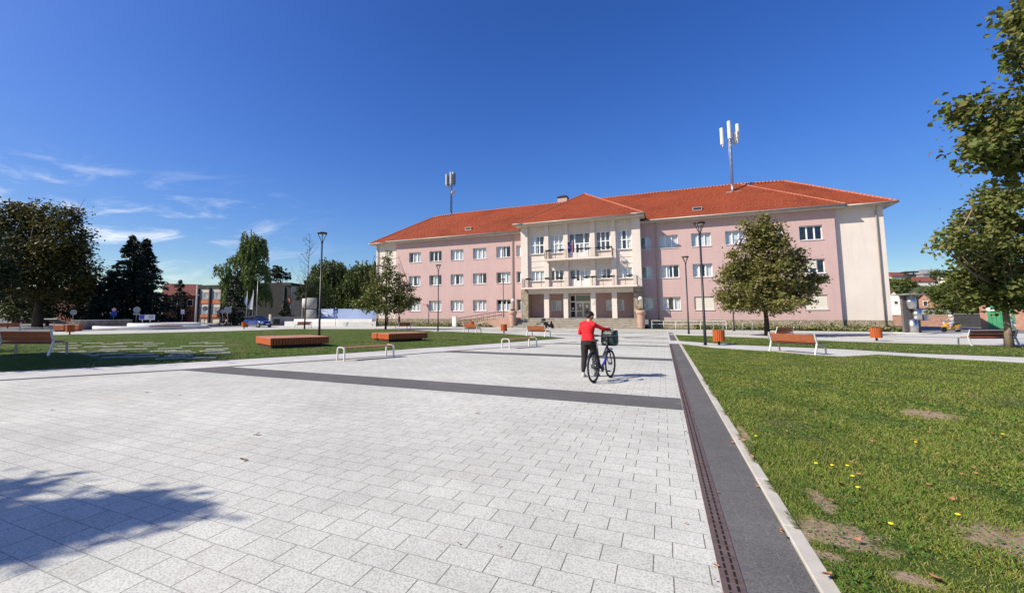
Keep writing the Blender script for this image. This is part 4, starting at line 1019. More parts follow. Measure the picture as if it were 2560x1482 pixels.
s=signpost(284,58,2.6,'round red and white road sign above a blue disc, by the low stone wall','disc','signblue',w_=.6); MB().tube([(0,-.03,1.75),(0,-.01,1.75)],.36,24).build('lower_disc',M['signblue'],s); B=MB(); B.tube([(0,-.05,2.3),(0,-.035,2.3)],.30,24); B.build('red_rim',M['signred'],s); MB().tube([(0,-.06,2.3),(0,-.052,2.3)],.2,24).build('white_face',M['white'],s); MB().bar((-.2,-.045,1.9),(.2,-.045,1.6),.05,.01).build('cross',M['signred'],s)
signpost(456,60,2.35,'small pale upright sign on a post beyond the round basin','sq','whiter',w_=.42,plate=.62)
signpost(512,64,2.9,'pale round sign above a plate beside the grey street pole','disc','signback',w_=.7)
signpost(556,62,2.4,'grey back of a round sign under the weeping birch','disc','signback',w_=.6)
signpost(569,61,2.7,'square grey sign back under the weeping birch','sq','signback',w_=.85,plate=.8)
s=signpost(839,61,2.5,'blue pedestrian crossing sign in front of the banner fence','sq','signblue',w_=.62,plate=.72)
B=MB(); B.add([(-.22,-.026,1.9),(.22,-.026,1.9),(0,-.026,2.36)],[(0,1,2)]); B.build('triangle',M['white'],s); B=MB(); B.bar((0,-.032,2.2),(0,-.032,2.05),.05,.01); B.bar((0,-.032,2.06),(-.07,-.032,1.93),.03,.01); B.bar((0,-.032,2.06),(.07,-.032,1.93),.03,.01); B.tube([(0,-.036,2.24),(0,-.03,2.24)],.03,10); B.build('walking_figure',M['black'],s)
x,y=loc(368,54); r=empty('information_sign',(x,y,0),YAW+.35,'wide white and purple information panel on two posts beyond the round basin','sign')
MB().tube([(-.45,.03,0),(-.45,.03,1.2)],.04,8).tube([(.35,.03,0),(.35,.03,1.2)],.04,8).build('post',M['galv'],r); MB().bbox(-.82,.82,-.03,0,1.0,1.62,.005).build('panel',M['white'],r)
MB().box(-.80,-.28,-.036,-.031,1.08,1.6).build('purple_field',M['purple'],r); B=MB(); [B.box(.18,.72,-.036,-.031,z,z+.075) for z in (1.12,1.3,1.48)]; B.build('text_lines',M['print'],r)
def pole(u,d,h_,label,rad=.07,m='railgrey',name='street_pole',cat='pole'):
    x,y=loc(u,d); r=empty(name,(x,y,0),YAW,label,cat); MB().tube([(0,0,0),(0,0,h_)],[rad,rad*.6],8).build('pole',M[m],r); return r
pf=pole(379,64,6.6,'grey pole with a small blue, white and red banner, before the spruces',.09); pf['category']='flag pole'
B=MB(); B.add([(.15,-.02,4.9),(.55,-.02,4.75),(.7,.02,4.2),(.85,-.02,4.15),(.75,-.02,4.9),(.35,0,5.05)],[(0,1,2,3,4,5)]); B.build('flag',M['flag_white'],pf); MB().add([(.4,-.03,4.8),(.7,-.03,4.7),(.78,-.03,4.25),(.58,-.03,4.4)],[(0,1,2,3)]).build('blue_patch',M['flag_blue'],pf)
p=pole(489,58,5.6,'pale concrete street pole left of the banded building',.12,'concrete'); MB().bbox(-.1,.35,-.1,.1,4.2,4.28,.01).build('arm',M['galv'],p)
for u,h_,lb,fl in ((616,5.2,'left of three flagpoles in front of the weeping birch','flag_white'),(631,5.4,'middle flagpole with a white flag hanging down, before the weeping birch','flag_white'),(641,6.9,'right and tallest of three flagpoles before the weeping birch',None)):
    p=pole(u,66,h_,lb,.07,'galv','flagpole','flagpole'); p['group']='flagpoles before the birch'
    if fl and u!=616: B=MB(); B.add([(0,0,5.3),(-.12,-.06,4.6),(-.75,-.04,2.6),(-.45,.03,2.5),(-.1,-.05,2.45),(.02,0,2.6)],[(0,1,2,3,4,5)]); B.build('flag',M[fl],p)
    elif fl: B=MB(); B.add([(0,0,4.6),(-.35,-.06,4.2),(-.4,-.04,3.5),(-.05,0,3.0)],[(0,1,2,3)]); B.build('flag',M['banner'],p)
# ================================================================ BACKGROUND BUILDINGS
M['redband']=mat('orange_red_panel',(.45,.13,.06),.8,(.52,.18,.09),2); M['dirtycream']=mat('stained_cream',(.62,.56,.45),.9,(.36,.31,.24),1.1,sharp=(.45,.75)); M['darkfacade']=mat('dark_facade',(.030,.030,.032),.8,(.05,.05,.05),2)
M['brickshade']=mat('shaded_red_brick',(.10,.036,.026),.9,(.15,.055,.036),3); M['brickpink']=mat('worn_brick',(.34,.17,.12),.95,(.46,.28,.21),2.5); M['oldroof']=mat('old_roof_tiles',(.15,.05,.038),.9,(.22,.075,.055),2); M['greengate']=mat('green_gate',(.03,.22,.09),.7,(.06,.30,.14),4)  # brick of the left houses is darkened: their shade is put into the colour
# banded two storey building
a=Vector(loc(491,90)); b=Vector(loc(722,84)); r=empty('banded_building',(a.x,a.y,0),math.atan2((b-a).y,(b-a).x),'low flat roofed two storey building with cream and orange bands behind the birch','building'); Wd=(b-a).length
MB().box(0,Wd,.3,14,0,7.3).build('wall',M['dirtycream'],r); MB().box(-.2,Wd+.2,.0,14.2,7.3,7.75).build('roof_edge',M['darkfacade'],r)
for z0,z1,m_,nm in ((3.95,4.75,'redband','orange_band'),(.9,1.7,'redband','orange_band'),(1.05,1.2,'darkfacade','dark_line')):
    MB().box(-.02,Wd+.02,.18 if m_=='redband' else .12,.3,z0,z1).build(nm,M[m_],r)
nb=int(Wd/3.0); wi=None
for i in range(nb):
    for z0,z1 in ((1.75,3.2),(4.8,6.2)):
        if wi is None:
            wi=MB().box(0,2.5,.1,.16,0,.08).box(0,2.5,.1,.16,1.37,1.45).box(0,.07,.1,.16,.08,1.37).box(2.43,2.5,.1,.16,.08,1.37).box(1.2,1.27,.1,.16,.08,1.37).build('window',M['railgrey'],r); wp=MB().box(.07,2.43,.13,.15,.08,1.37).build('pane',mat('grey_pane',(.22,.25,.28),.15,(.45,.47,.48),.9,spec=.7),wi); o=wi
        else:
            o=wi.copy(); col.objects.link(o); p=wp.copy(); col.objects.link(p); p.parent=o
        o.location=(.3+3.0*i,.14,z0)
B=MB()
for i in range(nb+1): B.box(-.0+3.0*i,.28+3.0*i,-.12,.3,0,7.1)
B.build('pier',M['darkfacade'],r)
# darker wing going back on the right
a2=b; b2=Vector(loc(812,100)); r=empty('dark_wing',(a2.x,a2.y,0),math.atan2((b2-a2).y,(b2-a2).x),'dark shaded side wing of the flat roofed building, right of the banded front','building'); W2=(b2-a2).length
MB().box(.25,W2,.02,12,0,7.9).build('wall',M['darkfacade'],r); MB().box(.25,W2,-.1,.02,3.9,4.9).build('orange_band',M['brickshade'],r); MB().box(.25,W2,-.12,.01,3.1,3.5).build('pale_band',M['signback'],r)  # shade on this side is put into the dark wall and band colours
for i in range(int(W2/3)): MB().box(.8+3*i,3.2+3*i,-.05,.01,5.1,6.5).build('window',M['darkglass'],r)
def face(u0,u1,d):
    'end point so that the front squarely faces the viewer'
    a=Vector(loc(u0,d)); c=Vector(loc((u0+u1)/2,d)); n=c.normalized(); w_=(Vector(loc(u1,d))-a).length*abs(math.cos(math.atan((((u0+u1)/2)-PX)/FX))); return a,a+Vector((n.y,-n.x))*w_
def gable(u0,u1,d,hw,hr,label,mw,mr_,depth=9,rot=0,gdir='side',wins=(),grp=None,name='house'):
    a,b=face(u0,u1,d) if rot=='face' else (Vector(loc(u0,d)),Vector(loc(u1,d+rot))); z0=0

    r=empty(name,(a.x,a.y,0),math.atan2((b-a).y,(b-a).x),label,'house',grp); W_=(b-a).length
    B=MB()
    if gdir=='side': # ridge parallel to the front
        B.box(0,W_,0,depth,0,hw); B.build('wall',M[mw],r)
        T=MB(); T.add([(-.4,-.4,hw-.1),(W_+.4,-.4,hw-.1),(W_+.4,depth/2,hr),(-.4,depth/2,hr),(-.4,depth+.4,hw-.1),(W_+.4,depth+.4,hw-.1)],[(0,1,2,3),(3,2,5,4),(0,3,4),(1,5,2)]); T.build('roof',M[mr_],r)
    else:
        B.add([(0,0,0),(W_,0,0),(W_,0,hw),(W_/2,0,hr),(0,0,hw),(0,depth,0),(W_,depth,0),(W_,depth,hw),(W_/2,depth,hr),(0,depth,hw)],[(0,1,2,3,4),(6,5,9,8,7),(0,4,9,5),(1,6,7,2)]); B.build('wall',M[mw],r)
        T=MB(); s=(hr-hw)/(W_/2)
        for sg,xe in ((1,-.35),(-1,W_+.35)):
            e=hw-.35*s; T.add([(xe,-.3,e+.02),(W_/2,-.3,hr+.04),(W_/2,depth+.3,hr+.04),(xe,depth+.3,e+.02),(xe,-.3,e+.2),(W_/2,-.3,hr+.22),(W_/2,depth+.3,hr+.22),(xe,depth+.3,e+.2)],[(0,1,2,3),(4,5,6,7),(0,1,5,4),(0,3,7,4),(3,2,6,7)])
        T.build('roof',M[mr_],r)
    for (x,z,w_,h_) in wins:
        f=MB().box(x,x+w_,-.06,.0,z,z+h_).build('window',M['white'],r); MB().box(x+.08,x+w_-.08,-.08,-.061,z+.08,z+h_-.08).build('pane',M['darkglass'],f)
    return r
gable(405,492,96,6.1,8.9,'brown red brick house with a hipped tile roof between the spruces and the banded building','brickshade','oldroof',10,3,wins=((1.5,3.6,1.2,1.5),(4.5,3.6,1.2,1.5)))
gable(185,248,76,5.8,8.2,'brownish brick house glimpsed between the big left trees and the spruces','brickshade','oldroof',10,3,'front',wins=((1.2,3.2,.9,1.3),))
gable(30,150,80,4.2,7.0,'low shaded house behind the trunks of the big left trees','brickshade','oldroof',10,3)  # shade under the trees is put into the dark wall colour
# right side houses
gable(2196,2276,84,3.4,hgt(2235,728,84),'white gabled house behind the right corner of the town hall','whiter','oldroof',12,'face','front',wins=((2.3,3.6,.6,.7),))
gable(2272,2352,78,3.1,hgt(2296,733,78)-0.1,'bare brick gabled house behind the metal sculpture','brickpink','oldroof',12,'face','front',wins=((1.9,3.2,.6,.9),))
a=Vector(loc(2296,72)); r=empty('shed',(a.x,a.y,0),YAW-.78,'small grey rendered lean-to with a tiled edge beside the brick gable','shed'); MB().box(0,3.8,0,3,0,2.7).build('wall',M['signback'],r); MB().box(-.1,3.9,-.2,3,2.7,2.95).build('roof',M['brickpink'],r); MB().box(1.9,2.9,-.02,.01,1.2,2.2).build('window',M['darkglass'],r)
# low brick yard wall
a=Vector(loc(2212,64)); b=Vector(loc(2400,60)); r=empty('yard_wall',(a.x,a.y,0),math.atan2((b-a).y,(b-a).x),'low worn brick yard wall behind the metal sculpture and the scooter rider','wall'); Lw=(b-a).length; MB().box(0,Lw,0,.4,0,1.55).build('wall',M['brickpink'],r); MB().box(0,Lw,-.05,.45,1.55,1.63).build('coping',M['kerb'],r)
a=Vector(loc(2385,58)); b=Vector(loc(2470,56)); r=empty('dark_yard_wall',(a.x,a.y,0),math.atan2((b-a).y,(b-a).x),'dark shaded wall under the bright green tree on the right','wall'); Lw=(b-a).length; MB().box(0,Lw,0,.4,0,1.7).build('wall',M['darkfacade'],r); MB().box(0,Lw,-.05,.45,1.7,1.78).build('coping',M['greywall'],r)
# green gate in a brick wall
a,b=face(2450,2640,50); r=empty('gate_building',(a.x,a.y,0),math.atan2((b-a).y,(b-a).x),'worn brick outbuilding with a green gate at the right edge','building'); Lw=(b-a).length
MB().box(0,Lw,.0,4,0,3.0).build('wall',M['brickpink'],r); MB().box(-.1,Lw,-.1,4,3.0,3.2).build('roof',M['oldroof'],r); g_=MB(); [g_.bbox(.55+.32*i,.55+.32*i+.31,-.06,-.01,.05,2.75,.01) for i in range(6)]; g_=g_.build('gate',M['greengate'],r); MB().box(.5,1.5,-.075,-.065,2.05,2.4).build('plate',M['white'],g_)
# hill, houses and trees on it
def hill():
    B=MB(); nx,ny=50,16; 
    c0=Vector(loc(2150,120)); c1=Vector(loc(2900,150)); 
    P=[]
    for j in range(ny+1):
        row=[]
        for i in range(nx+1):
            u=2080+ (3100-2080)*i/nx; d=100+ 190*j/ny; q=pos(u,789,d); t=min(1,j/10); z=(17.8*t*t*(3-2*t))*(1+.10*math.sin(i*.5)+.06*math.sin(i*1.3))*(min(1,max(.0,(u-1900)/350)))
            row.append((q.x,q.y,z))
        P.append(row)
    for j in range(ny):
        for i in range(nx): B.add([P[j][i],P[j][i+1],P[j+1][i+1],P[j+1][i]],[(0,1,2,3)],0,True)
    return B.build('hill',M['hill'])
M['hill']=mat('hill_grass',(.045,.065,.02),.95,(.08,.09,.035),.08,.5,.4)
struct(hill())
def hillhouse(u,v,d,w_,h_,label,mr_='oldroof',mw='whiter'):
    p=pos(u,v,d); r=empty('hill_house',(p.x,p.y,p.z),math.atan2(rt.y,rt.x)+random.uniform(-.3,.3),label,'house','houses on the far hill'); MB().box(-w_/2,w_/2,-3,3,-4,h_*.5).build('wall',M[mw],r)
    MB().add([(-w_/2-.4,-3.4,h_*.5-.2),(w_/2+.4,-3.4,h_*.5-.2),(w_/2-.5,0,h_*1.25),(-w_/2+.5,0,h_*1.25),(-w_/2-.4,3.4,h_*.5-.2),(w_/2+.4,3.4,h_*.5-.2)],[(0,1,2,3),(3,2,5,4),(0,3,4),(1,5,2)]).build('roof',M[mr_],r)
hillhouse(2243,697,215,9.5,2.6,'wide red roofed house on the hill crest nearest the town hall corner'); hillhouse(2302,712,190,6.2,2.8,'red roofed white house halfway up the hill'); hillhouse(2320,692,220,7.5,3.0,'grey brown roofed house on the hill crest left of the round far tree','greywall','signback'); hillhouse(2358,706,190,4,2.2,'small pale house near the top of the hill','kerb')
# ================================================================ TREES
def leafcloud(ells,n,size,seed,aspect=.55,clump=.0,shell=.55,droop=0,flat=0):
    """leaf faces spread in clumps through a union of ellipsoids; returns (n*4,3)"""
    r=np.random.default_rng(seed); ells=[(np.array(c,float),np.array(q,float)) for c,q in ells]
    vol=np.array([np.prod(q)**(2/3) for c,q in ells]); cnt=np.maximum(1,(n*vol/vol.sum()).astype(int)); out=[]
    for (c,q),m_ in zip(ells,cnt):
        nc=max(4,int(m_/26)); d=r.normal(size=(nc,3)); d/=np.linalg.norm(d,axis=1)[:,None]; rad=r.uniform(0,1,(nc,1))**(1/3*shell); cen=c+d*q*rad
        k=r.integers(0,nc,m_); sg=clump or .16*float(np.mean(q)); off=r.normal(size=(m_,3))*sg*r.uniform(.5,1.3,(nc,1))[k]; off[:,2]*=.7
        p=cen[k]+off
        out.append(p)
    p=np.concatenate(out); m_=len(p)
    a=r.normal(size=(m_,3)); a[:,2]*=.5; a[:,2]-=droop; a/=np.linalg.norm(a,axis=1)[:,None]
    b=np.cross(a,r.normal(size=(m_,3))+np.array([0,0,flat])); b/=np.linalg.norm(b,axis=1)[:,None]+1e-9
    s=(size*r.uniform(.6,1.25,(m_,1)))
    V=np.empty((m_,4,3)); V[:,0]=p-a*s*.5; V[:,1]=p+b*s*.5*aspect-a*s*.05; V[:,2]=p+a*s*.5; V[:,3]=p-b*s*.5*aspect-a*s*.05
    return V.reshape(-1,3)
def roughen(ells,k_,seed,fr=(.22,.42)):
    r=np.random.default_rng(seed+500); out=list(ells)
    for c,q in ells:
        for _ in range(k_):
            d=r.normal(size=3); d/=np.linalg.norm(d); f_=r.uniform(*fr); qq=np.array(q)*f_; cc=np.array(c)+d*np.array(q)*r.uniform(.95,1.12); out.append((tuple(cc),tuple(qq)))
    return out
def leafcloud_folded(*a,**k):
    """two-facet leaves with a midrib fold, for the near trees"""
    V=leafcloud(*a,**k).reshape(-1,4,3); n=np.cross(V[:,2]-V[:,0],V[:,1]-V[:,3]); n/=np.linalg.norm(n,axis=1)[:,None]+1e-9
    w_=np.linalg.norm(V[:,1]-V[:,3],axis=1)[:,None]; W=V.copy(); W[:,1]+=n*w_*.18; W[:,3]+=n*w_*.18
    q1=W[:,0]+(W[:,2]-W[:,0])*.28+(W[:,1]-(W[:,0]+W[:,2])/2)*.92; 
    T=np.empty((len(V),2,4,3)); 
    for s,i in ((0,1),(1,3)):
        side=W[:,i]; lo=W[:,0]*.72+side*.0+ (W[:,0]+(side-W[:,0])*.78)*.28; 
        T[:,s,0]=W[:,0]; T[:,s,1]=W[:,0]+(side-W[:,0])*.95+(W[:,0]-W[:,2])*.05; T[:,s,2]=side+(W[:,2]-side)*.45; T[:,s,3]=W[:,2]
    return T.reshape(-1,3)
def trunkmesh(base,ells,r0,ht,seed,nb=2,fork=.35,lean=.8):
    rr=np.random.default_rng(seed); B=MB(); top=ells[0][0]
    ax=[Vector((0,0,-.1))]; x=y=0
    n=7
    for i in range(1,n+1):
        t=i/n; x+=rr.normal(0,.03*ht/n); y+=rr.normal(0,.03*ht/n); ax.append(Vector((x+(top[0])*t*t*lean,y+(top[1])*t*t*lean,ht*t)))
    B.tube(ax,[r0*(1.25 if i==0 else 1-.78*i/n) for i in range(n+1)],9)
    for c,q in ells:
        for _ in range(nb):
            t=rr.uniform(fork,.9); i=min(n-1,int(t*n)); s=ax[i].lerp(ax[i+1],t*n-i); d=rr.normal(size=3); d/=np.linalg.norm(d); e=Vector(np.array(c)+d*np.array(q)*.75)
            m1_=s.lerp(e,.5)+Vector((0,0,-.06*(e-s).length)); 
            if e.z<s.z-.3: m1_.z=s.z+.1*(e-s).length
            B.tube([s,s.lerp(m1_,.5)+Vector((0,0,.03)),m1_,e],[r0*.42*(1-t*.4),r0*.3,r0*.2,.02],6)
            for _k in range(2):
                dd=Vector(rr.normal(size=3))*float(np.mean(q))*.4; B.tube([m1_,m1_+dd*.6,m1_+dd],[r0*.14,r0*.08,.01],5)
    return B
def tree(name,base,ells,nleaf,size,lm,label,seed,r0=.15,cat='tree',group=None,bark='bark',nb=3,ht=None,folded=False,fork=.35,lean=.8,rough=0,**kw):
    """ells in world coordinates"""
    r=empty(name,(base[0],base[1],0),0,label,cat,group); E=[((c[0]-base[0],c[1]-base[1],c[2]),q) for c,q in ells]
    ht=ht or max(c[2]+q[2]*.6 for c,q in E)
    trunkmesh(base,E,r0,ht,seed,nb,fork,lean).build('trunk',M[bark],r)
    if rough: E=roughen([(c,tuple(x*.86 for x in q)) for c,q in E],rough,seed)
    f=leafcloud_folded if folded else leafcloud
    npmesh('crown',f(E,nleaf,size,seed,**kw),4,M[lm],r); return r
def E_(u,v,d,ru,rv,dd=0,rd=None):
    """ellipsoid: centre on a sight line, radii from its apparent size"""
    p=pos(u,v,d+dd); s=(d+dd)/FX; return ((p.x,p.y,p.z),(ru*s,(rd or ru)*s,rv*s))
# round tree on the right, in front of the town hall
D=37.0; c0=gp(1917,835.5)
bx,by=7.2,39.8; D=(Vector((bx,by,0))-Vector((0,0,0))).dot(Vector((fw.x,fw.y,0)))
tree('lawn_tree',(bx,by),[E_(1915,700,D,85,75),E_(1915,640,D,62,60),E_(1985,730,D,52,38),E_(1850,735,D,50,42,-.6),E_(1908,585,D,35,35),E_(1915,755,D,95,28),E_(2010,700,D,36,22,.8),E_(1840,680,D,32,30),E_(1985,650,D,30,38,.5),E_(1880,575,D,18,16),E_(1950,600,D,20,24),E_(1862,560,D,8,16),E_(1912,550,D,10,14),E_(1945,575,D,9,18),E_(1815,745,D,24,18),E_(1805,700,D,16,10),E_(2045,695,D,24,8,.8),E_(1830,640,D,16,12)],30000,.23,'lf_amber','rounded full tree with bronze tinged leaves on the middle lawn before the right wing',21,r0=.17,bark='barkdark',nb=3,clump=.24,shell=.9,rough=3)
# big tree at the right edge, further back, and the near one whose branches hang in
c=gp(2525,869); D=c[0]*fw.x+c[1]*fw.y
tree('edge_tree',c,[E_(2500,600,D,115,95),E_(2590,520,D,95,66,-.5),E_(2500,500,D,40,34),E_(2480,690,D,60,55),E_(2410,600,D,60,30,-.8),E_(2380,620,D,32,12,-1),E_(2520,720,D,90,60),E_(2640,640,D,110,130,.5),E_(2425,545,D,36,22),E_(2470,745,D,50,26)],16000,.21,'lf_linden','large leafy tree with pale banded trunk at the right edge behind the long bench',5,r0=.14,bark='barkpale',folded=True,clump=.26,aspect=.8,shell=.85,nb=4,rough=3)
nb_=loc(2860,8.8)
tree('overhanging_tree',nb_,[E_(2530,350,8.2,95,70),E_(2440,290,8.4,45,40),E_(2400,270,8.3,34,18),E_(2620,400,8.2,95,38),E_(2470,370,8.0,40,40),E_(2560,60,8.4,36,60),E_(2545,130,8.2,32,38),E_(2700,250,8.6,130,220,.6),E_(2490,398,8.4,40,18),E_(2600,20,8.6,60,100)],9500,.125,'lf_linden','near tree whose leafy branches hang in from the upper right corner',9,r0=.11,folded=True,clump=.13,aspect=.85,shell=.9,nb=2,ht=6.5,droop=.3,lean=.1,fork=.5)
# bright green tree behind the yard wall
tree('bright_tree',loc(2392,66),[E_(2398,752,66,52,42),E_(2430,730,66,50,50),E_(2370,735,66,26,24),E_(2400,790,66,60,28),E_(2440,780,66,30,30)],6500,.42,'lf_bright','bright yellow green tree behind the yard wall on the right',13,r0=.2)
# young tree before the left end of the hall
bx,by=gp(964,823.5); D=bx*fw.x+by*fw.y
tree('young_tree',(bx,by),[E_(963,745,D,52,28),E_(925,755,D,34,16),E_(1010,750,D,32,18),E_(962,712,D,40,22),E_(970,675,D,18,26),E_(968,640,D,9,24),E_(1000,715,D,24,10),E_(930,720,D,24,16),E_(1025,725,D,12,5),E_(1000,690,D,16,9),E_(940,685,D,14,10),E_(905,762,D,22,10),E_(1035,755,D,18,9),E_(965,770,D,60,14)],10500,.25,'lf_linden','young tree with a thin pointed top on the left lawn before the cream end bay',31,r0=.10,bark='barkdark',nb=3,clump=.28,fork=.25,aspect=.6)
# bare slender tree
bx,by=gp(761,822.5); D=bx*fw.x+by*fw.y; r=empty('bare_tree',(bx,by,0),0,'slender nearly leafless tree just left of the tallest left lamp','tree')
rr=np.random.default_rng(4); B=MB(); zt=hgt(772,590,D); ax=[(0,0,0),(.05,0,2),(.0,.1,4.2),(.15,.1,6.2),(.3,.1,zt)]; B.tube(ax,[.10,.085,.06,.04,.012],7); tips=[]
for i in range(34):
    t=rr.uniform(.35,.98); z=zt*t; a_=rr.uniform(0,6.28); ln=(1.25-t)*3.0*rr.uniform(.5,1); s=Vector((.25*t,.1*t,z)); e=s+Vector((math.cos(a_)*ln*.75,math.sin(a_)*ln*.75,ln*.75)); m_=s.lerp(e,.5)+Vector((0,0,-.08*ln)); B.tube([s,m_,e],[.022,.014,.005],5)
    for k_ in range(3):
        e2=m_.lerp(e,rr.uniform(0,1)); q=e2+Vector(rr.normal(size=3))*.3+Vector((0,0,.2)); B.tube([e2,q],[.009,.004],4); tips.append(q)
B.build('trunk',M['bark'],r); V=leafcloud([(tuple(q),(.1,.1,.1)) for q in tips[::3]],90,.16,3); npmesh('leaves',V,4,M['lf_dark'],r)
# weeping birch
def weeping(name,base,spec,label,seed,lm,D,n,r0,cat='tree',leaf=.28,ln=2.4,group=None,bark='bark'):
    r=empty(name,(base[0],base[1],0),0,label,cat,group); rr=np.random.default_rng(seed); E=[E_(*s) for s in spec]; El=[((c[0]-base[0],c[1]-base[1],c[2]),q) for c,q in E]
    trunkmesh(base,El,r0,max(c[2] for c,q in El)+1.5,seed,2).build('trunk',M[bark],r)
    out=[]; vol=np.array([np.prod(q)**(2/3) for c,q in El]); cnt=(n*vol/vol.sum()).astype(int)
    for (c,q),m_ in zip(El,cnt):
        ns=max(3,m_//22); d=rr.normal(size=(ns,3)); d[:,2]=np.abs(d[:,2])*.9-.2; d/=np.linalg.norm(d,axis=1)[:,None]; s=np.array(c)+d*np.array(q)*rr.uniform(.55,1,(ns,1))
        L_=ln*rr.uniform(.4,1.2,ns); k_=rr.integers(0,ns,m_); t=rr.uniform(0,1,m_); p=s[k_].copy(); p[:,2]-=t*L_[k_]; out_d=d[k_]; p[:,:2]+=out_d[:,:2]*(t*.25*ln)[:,None]*.5; p+=rr.normal(size=p.shape)*leaf*.35; out.append(p)
    p=np.concatenate(out); m_=len(p); a=rr.normal(size=(m_,3))*.35; a[:,2]-=1; a/=np.linalg.norm(a,axis=1)[:,None]; b=np.cross(a,rr.normal(size=(m_,3))); b/=np.linalg.norm(b,axis=1)[:,None]; s=leaf*rr.uniform(.6,1.2,(m_,1))
    V=np.stack([p-a*s*.6,p+b*s*.28,p+a*s*.6,p-b*s*.28],1).reshape(-1,3); npmesh('crown',V,4,M[lm],r); return r
weeping('weeping_birch',loc(628,76),[(628,622,76,26,34),(650,630,76,20,34,1),(606,648,76,20,26),(556,668,76,20,10,-1),(640,672,76,32,34),(585,700,76,30,34),(612,592,76,9,16),(640,592,76,14,12),(658,604,76,11,12,1),(580,650,76,14,14),(655,735,76,24,44),(620,720,76,34,44),(585,735,76,26,30)],'tall weeping birch in front of the banded building',17,'lf_birch',76,21000,.35,leaf=.34,ln=2.3)
weeping('willow',loc(835,92),[(825,680,92,46,38),(800,705,92,30,30),(850,700,92,40,44),(835,745,92,60,40)],'left of the two broad trees behind the banner fence',18,'lf_willow',92,15000,.4,group='broad trees behind the banner fence',leaf=.5,ln=3)
weeping('willow',loc(905,90),[(905,690,90,42,40),(880,720,90,44,34),(925,715,90,34,42),(900,755,90,56,32),(940,668,90,20,16)],'right of the two broad trees behind the banner fence, beside the young tree',19,'lf_willow',90,15000,.4,group='broad trees behind the banner fence',leaf=.5,ln=3)
tree('low_tree',loc(782,80),[E_(785,722,80,32,26),E_(760,735,80,22,20),E_(805,750,80,30,40)],3500,.42,'lf_willow','lower tree beside the dark wing, behind the concrete sculpture',23,r0=.2)
tree('roofline_tree',loc(700,112),[E_(702,680,112,18,14),E_(682,690,112,18,20),E_(722,690,112,12,10),E_(690,672,112,10,8)],2600,.5,'lf_dark','dark tree rising above the flat roof right of the birch',24,r0=.3)
# dark broad trees on the left
tree('chestnut_tree',loc(95,58),[E_(95,640,58,95,85),E_(40,590,58,60,60),E_(150,600,58,60,62,-1),E_(110,545,58,42,38),E_(185,650,58,52,52,1),E_(215,690,58,34,34),E_(60,530,58,36,26),E_(20,545,58,40,36),E_(165,545,58,28,24),E_(60,700,58,80,50,-2),E_(140,715,58,90,46),E_(-20,640,58,60,90),E_(200,610,58,26,30)],34000,.44,'lf_chestnut','largest dark broad tree on the left with yellowing leaves',41,r0=.5,nb=3,shell=.8,clump=.6,rough=4)
tree('chestnut_tree',loc(-25,50),[E_(-10,720,50,42,70),E_(-40,640,50,60,80),E_(0,690,50,34,40)],4500,.38,'lf_dark','dark tree cut by the left edge of the photo',42,r0=.35,clump=.6)
tree('understorey_tree',loc(120,64),[E_(60,745,64,45,22),E_(150,750,64,60,22),E_(25,755,64,30,22),E_(40,782,64,50,16),E_(130,784,64,55,14),E_(210,782,64,30,14)],7500,.4,'lf_dark','dense dark low growth below the largest left tree',43,r0=.2,nb=2,clump=.6)  # lower clumps added, their dark leaves stand in for shade below the trees
tree('yellow_shrub',loc(22,52),[E_(8,775,52,16,12),E_(30,785,52,12,12)],700,.3,'lf_bright','small yellow green shrub at the left edge under the trees',44,r0=.06,cat='shrub',clump=.3)
# spruces
def spruce(u,d,v_top,halfw,label,seed,n=7000,leaf=.5,group=None,vb=800):
    b=loc(u,d); r=empty('spruce',(b[0],b[1],0),0,label,'tree',group); rr=np.random.default_rng(seed); zt=hgt(u,v_top,d); Rw=halfw*d/FX
    MB().tube([(0,0,0),(0,0,zt*.5),(0,0,zt*.98)],[.28,.16,.02],8).build('trunk',M['bark'],r)
    nl=int(zt/.55); P=[];A=[]
    for l_ in range(nl):
        t=(l_+.5)/nl; rad=Rw*(1-t)**.72*(1+.13*math.sin(l_*2.3))+.12; nbz=max(5,int(9*(1-t)+5))
        for k_ in range(nbz):
            a=rr.uniform(0,6.28); ln=rad*rr.uniform(.65,1.15); m_=max(3,int(n/nl/nbz*(1.6-t))); s=rr.uniform(.1,1,m_)**.7; 
            x=np.cos(a)*ln*s; y=np.sin(a)*ln*s; z=zt*t-.42*ln*s+.16*ln*s**2+rr.normal(0,.10,m_); p=np.stack([x,y,z+.1],1)+rr.normal(size=(m_,3))*.12; P.append(p); dd=np.tile([np.cos(a)*.8,np.sin(a)*.8,-.35],(m_,1))+rr.normal(size=(m_,3))*.35; A.append(dd)
    p=np.concatenate(P); a=np.concatenate(A); a/=np.linalg.norm(a,axis=1)[:,None]; b_=np.cross(a,rr.normal(size=a.shape)); b_/=np.linalg.norm(b_,axis=1)[:,None]; s=leaf*rr.uniform(.6,1.2,(len(p),1))
    V=np.stack([p-a*s*.5,p+b_*s*.17,p+a*s*.5,p-b_*s*.17],1).reshape(-1,3); npmesh('crown',V,4,M['lf_spruce'],r); return r
spruce(318,62,588,88,'left and tallest of the dark spruces on the left',51,16000,.6,'dark spruces on the left')
spruce(352,66,596,82,'right of the two tall dark spruces on the left',52,13000,.6,'dark spruces on the left')
spruce(270,60,680,60,'lower dark spruce between the big tree and the tall spruces',53,5000,.5,'dark spruces on the left')
spruce(445,70,700,45,'sparse brownish spruce before the brown red brick house',54,2600,.45,'dark spruces on the left')
spruce(585,68,690,42,'blue grey spruce standing under the weeping birch',55,5000,.42)
spruce(715,74,752,26,'small dark spruce in front of the banded building right of the birch',56,2200,.4)
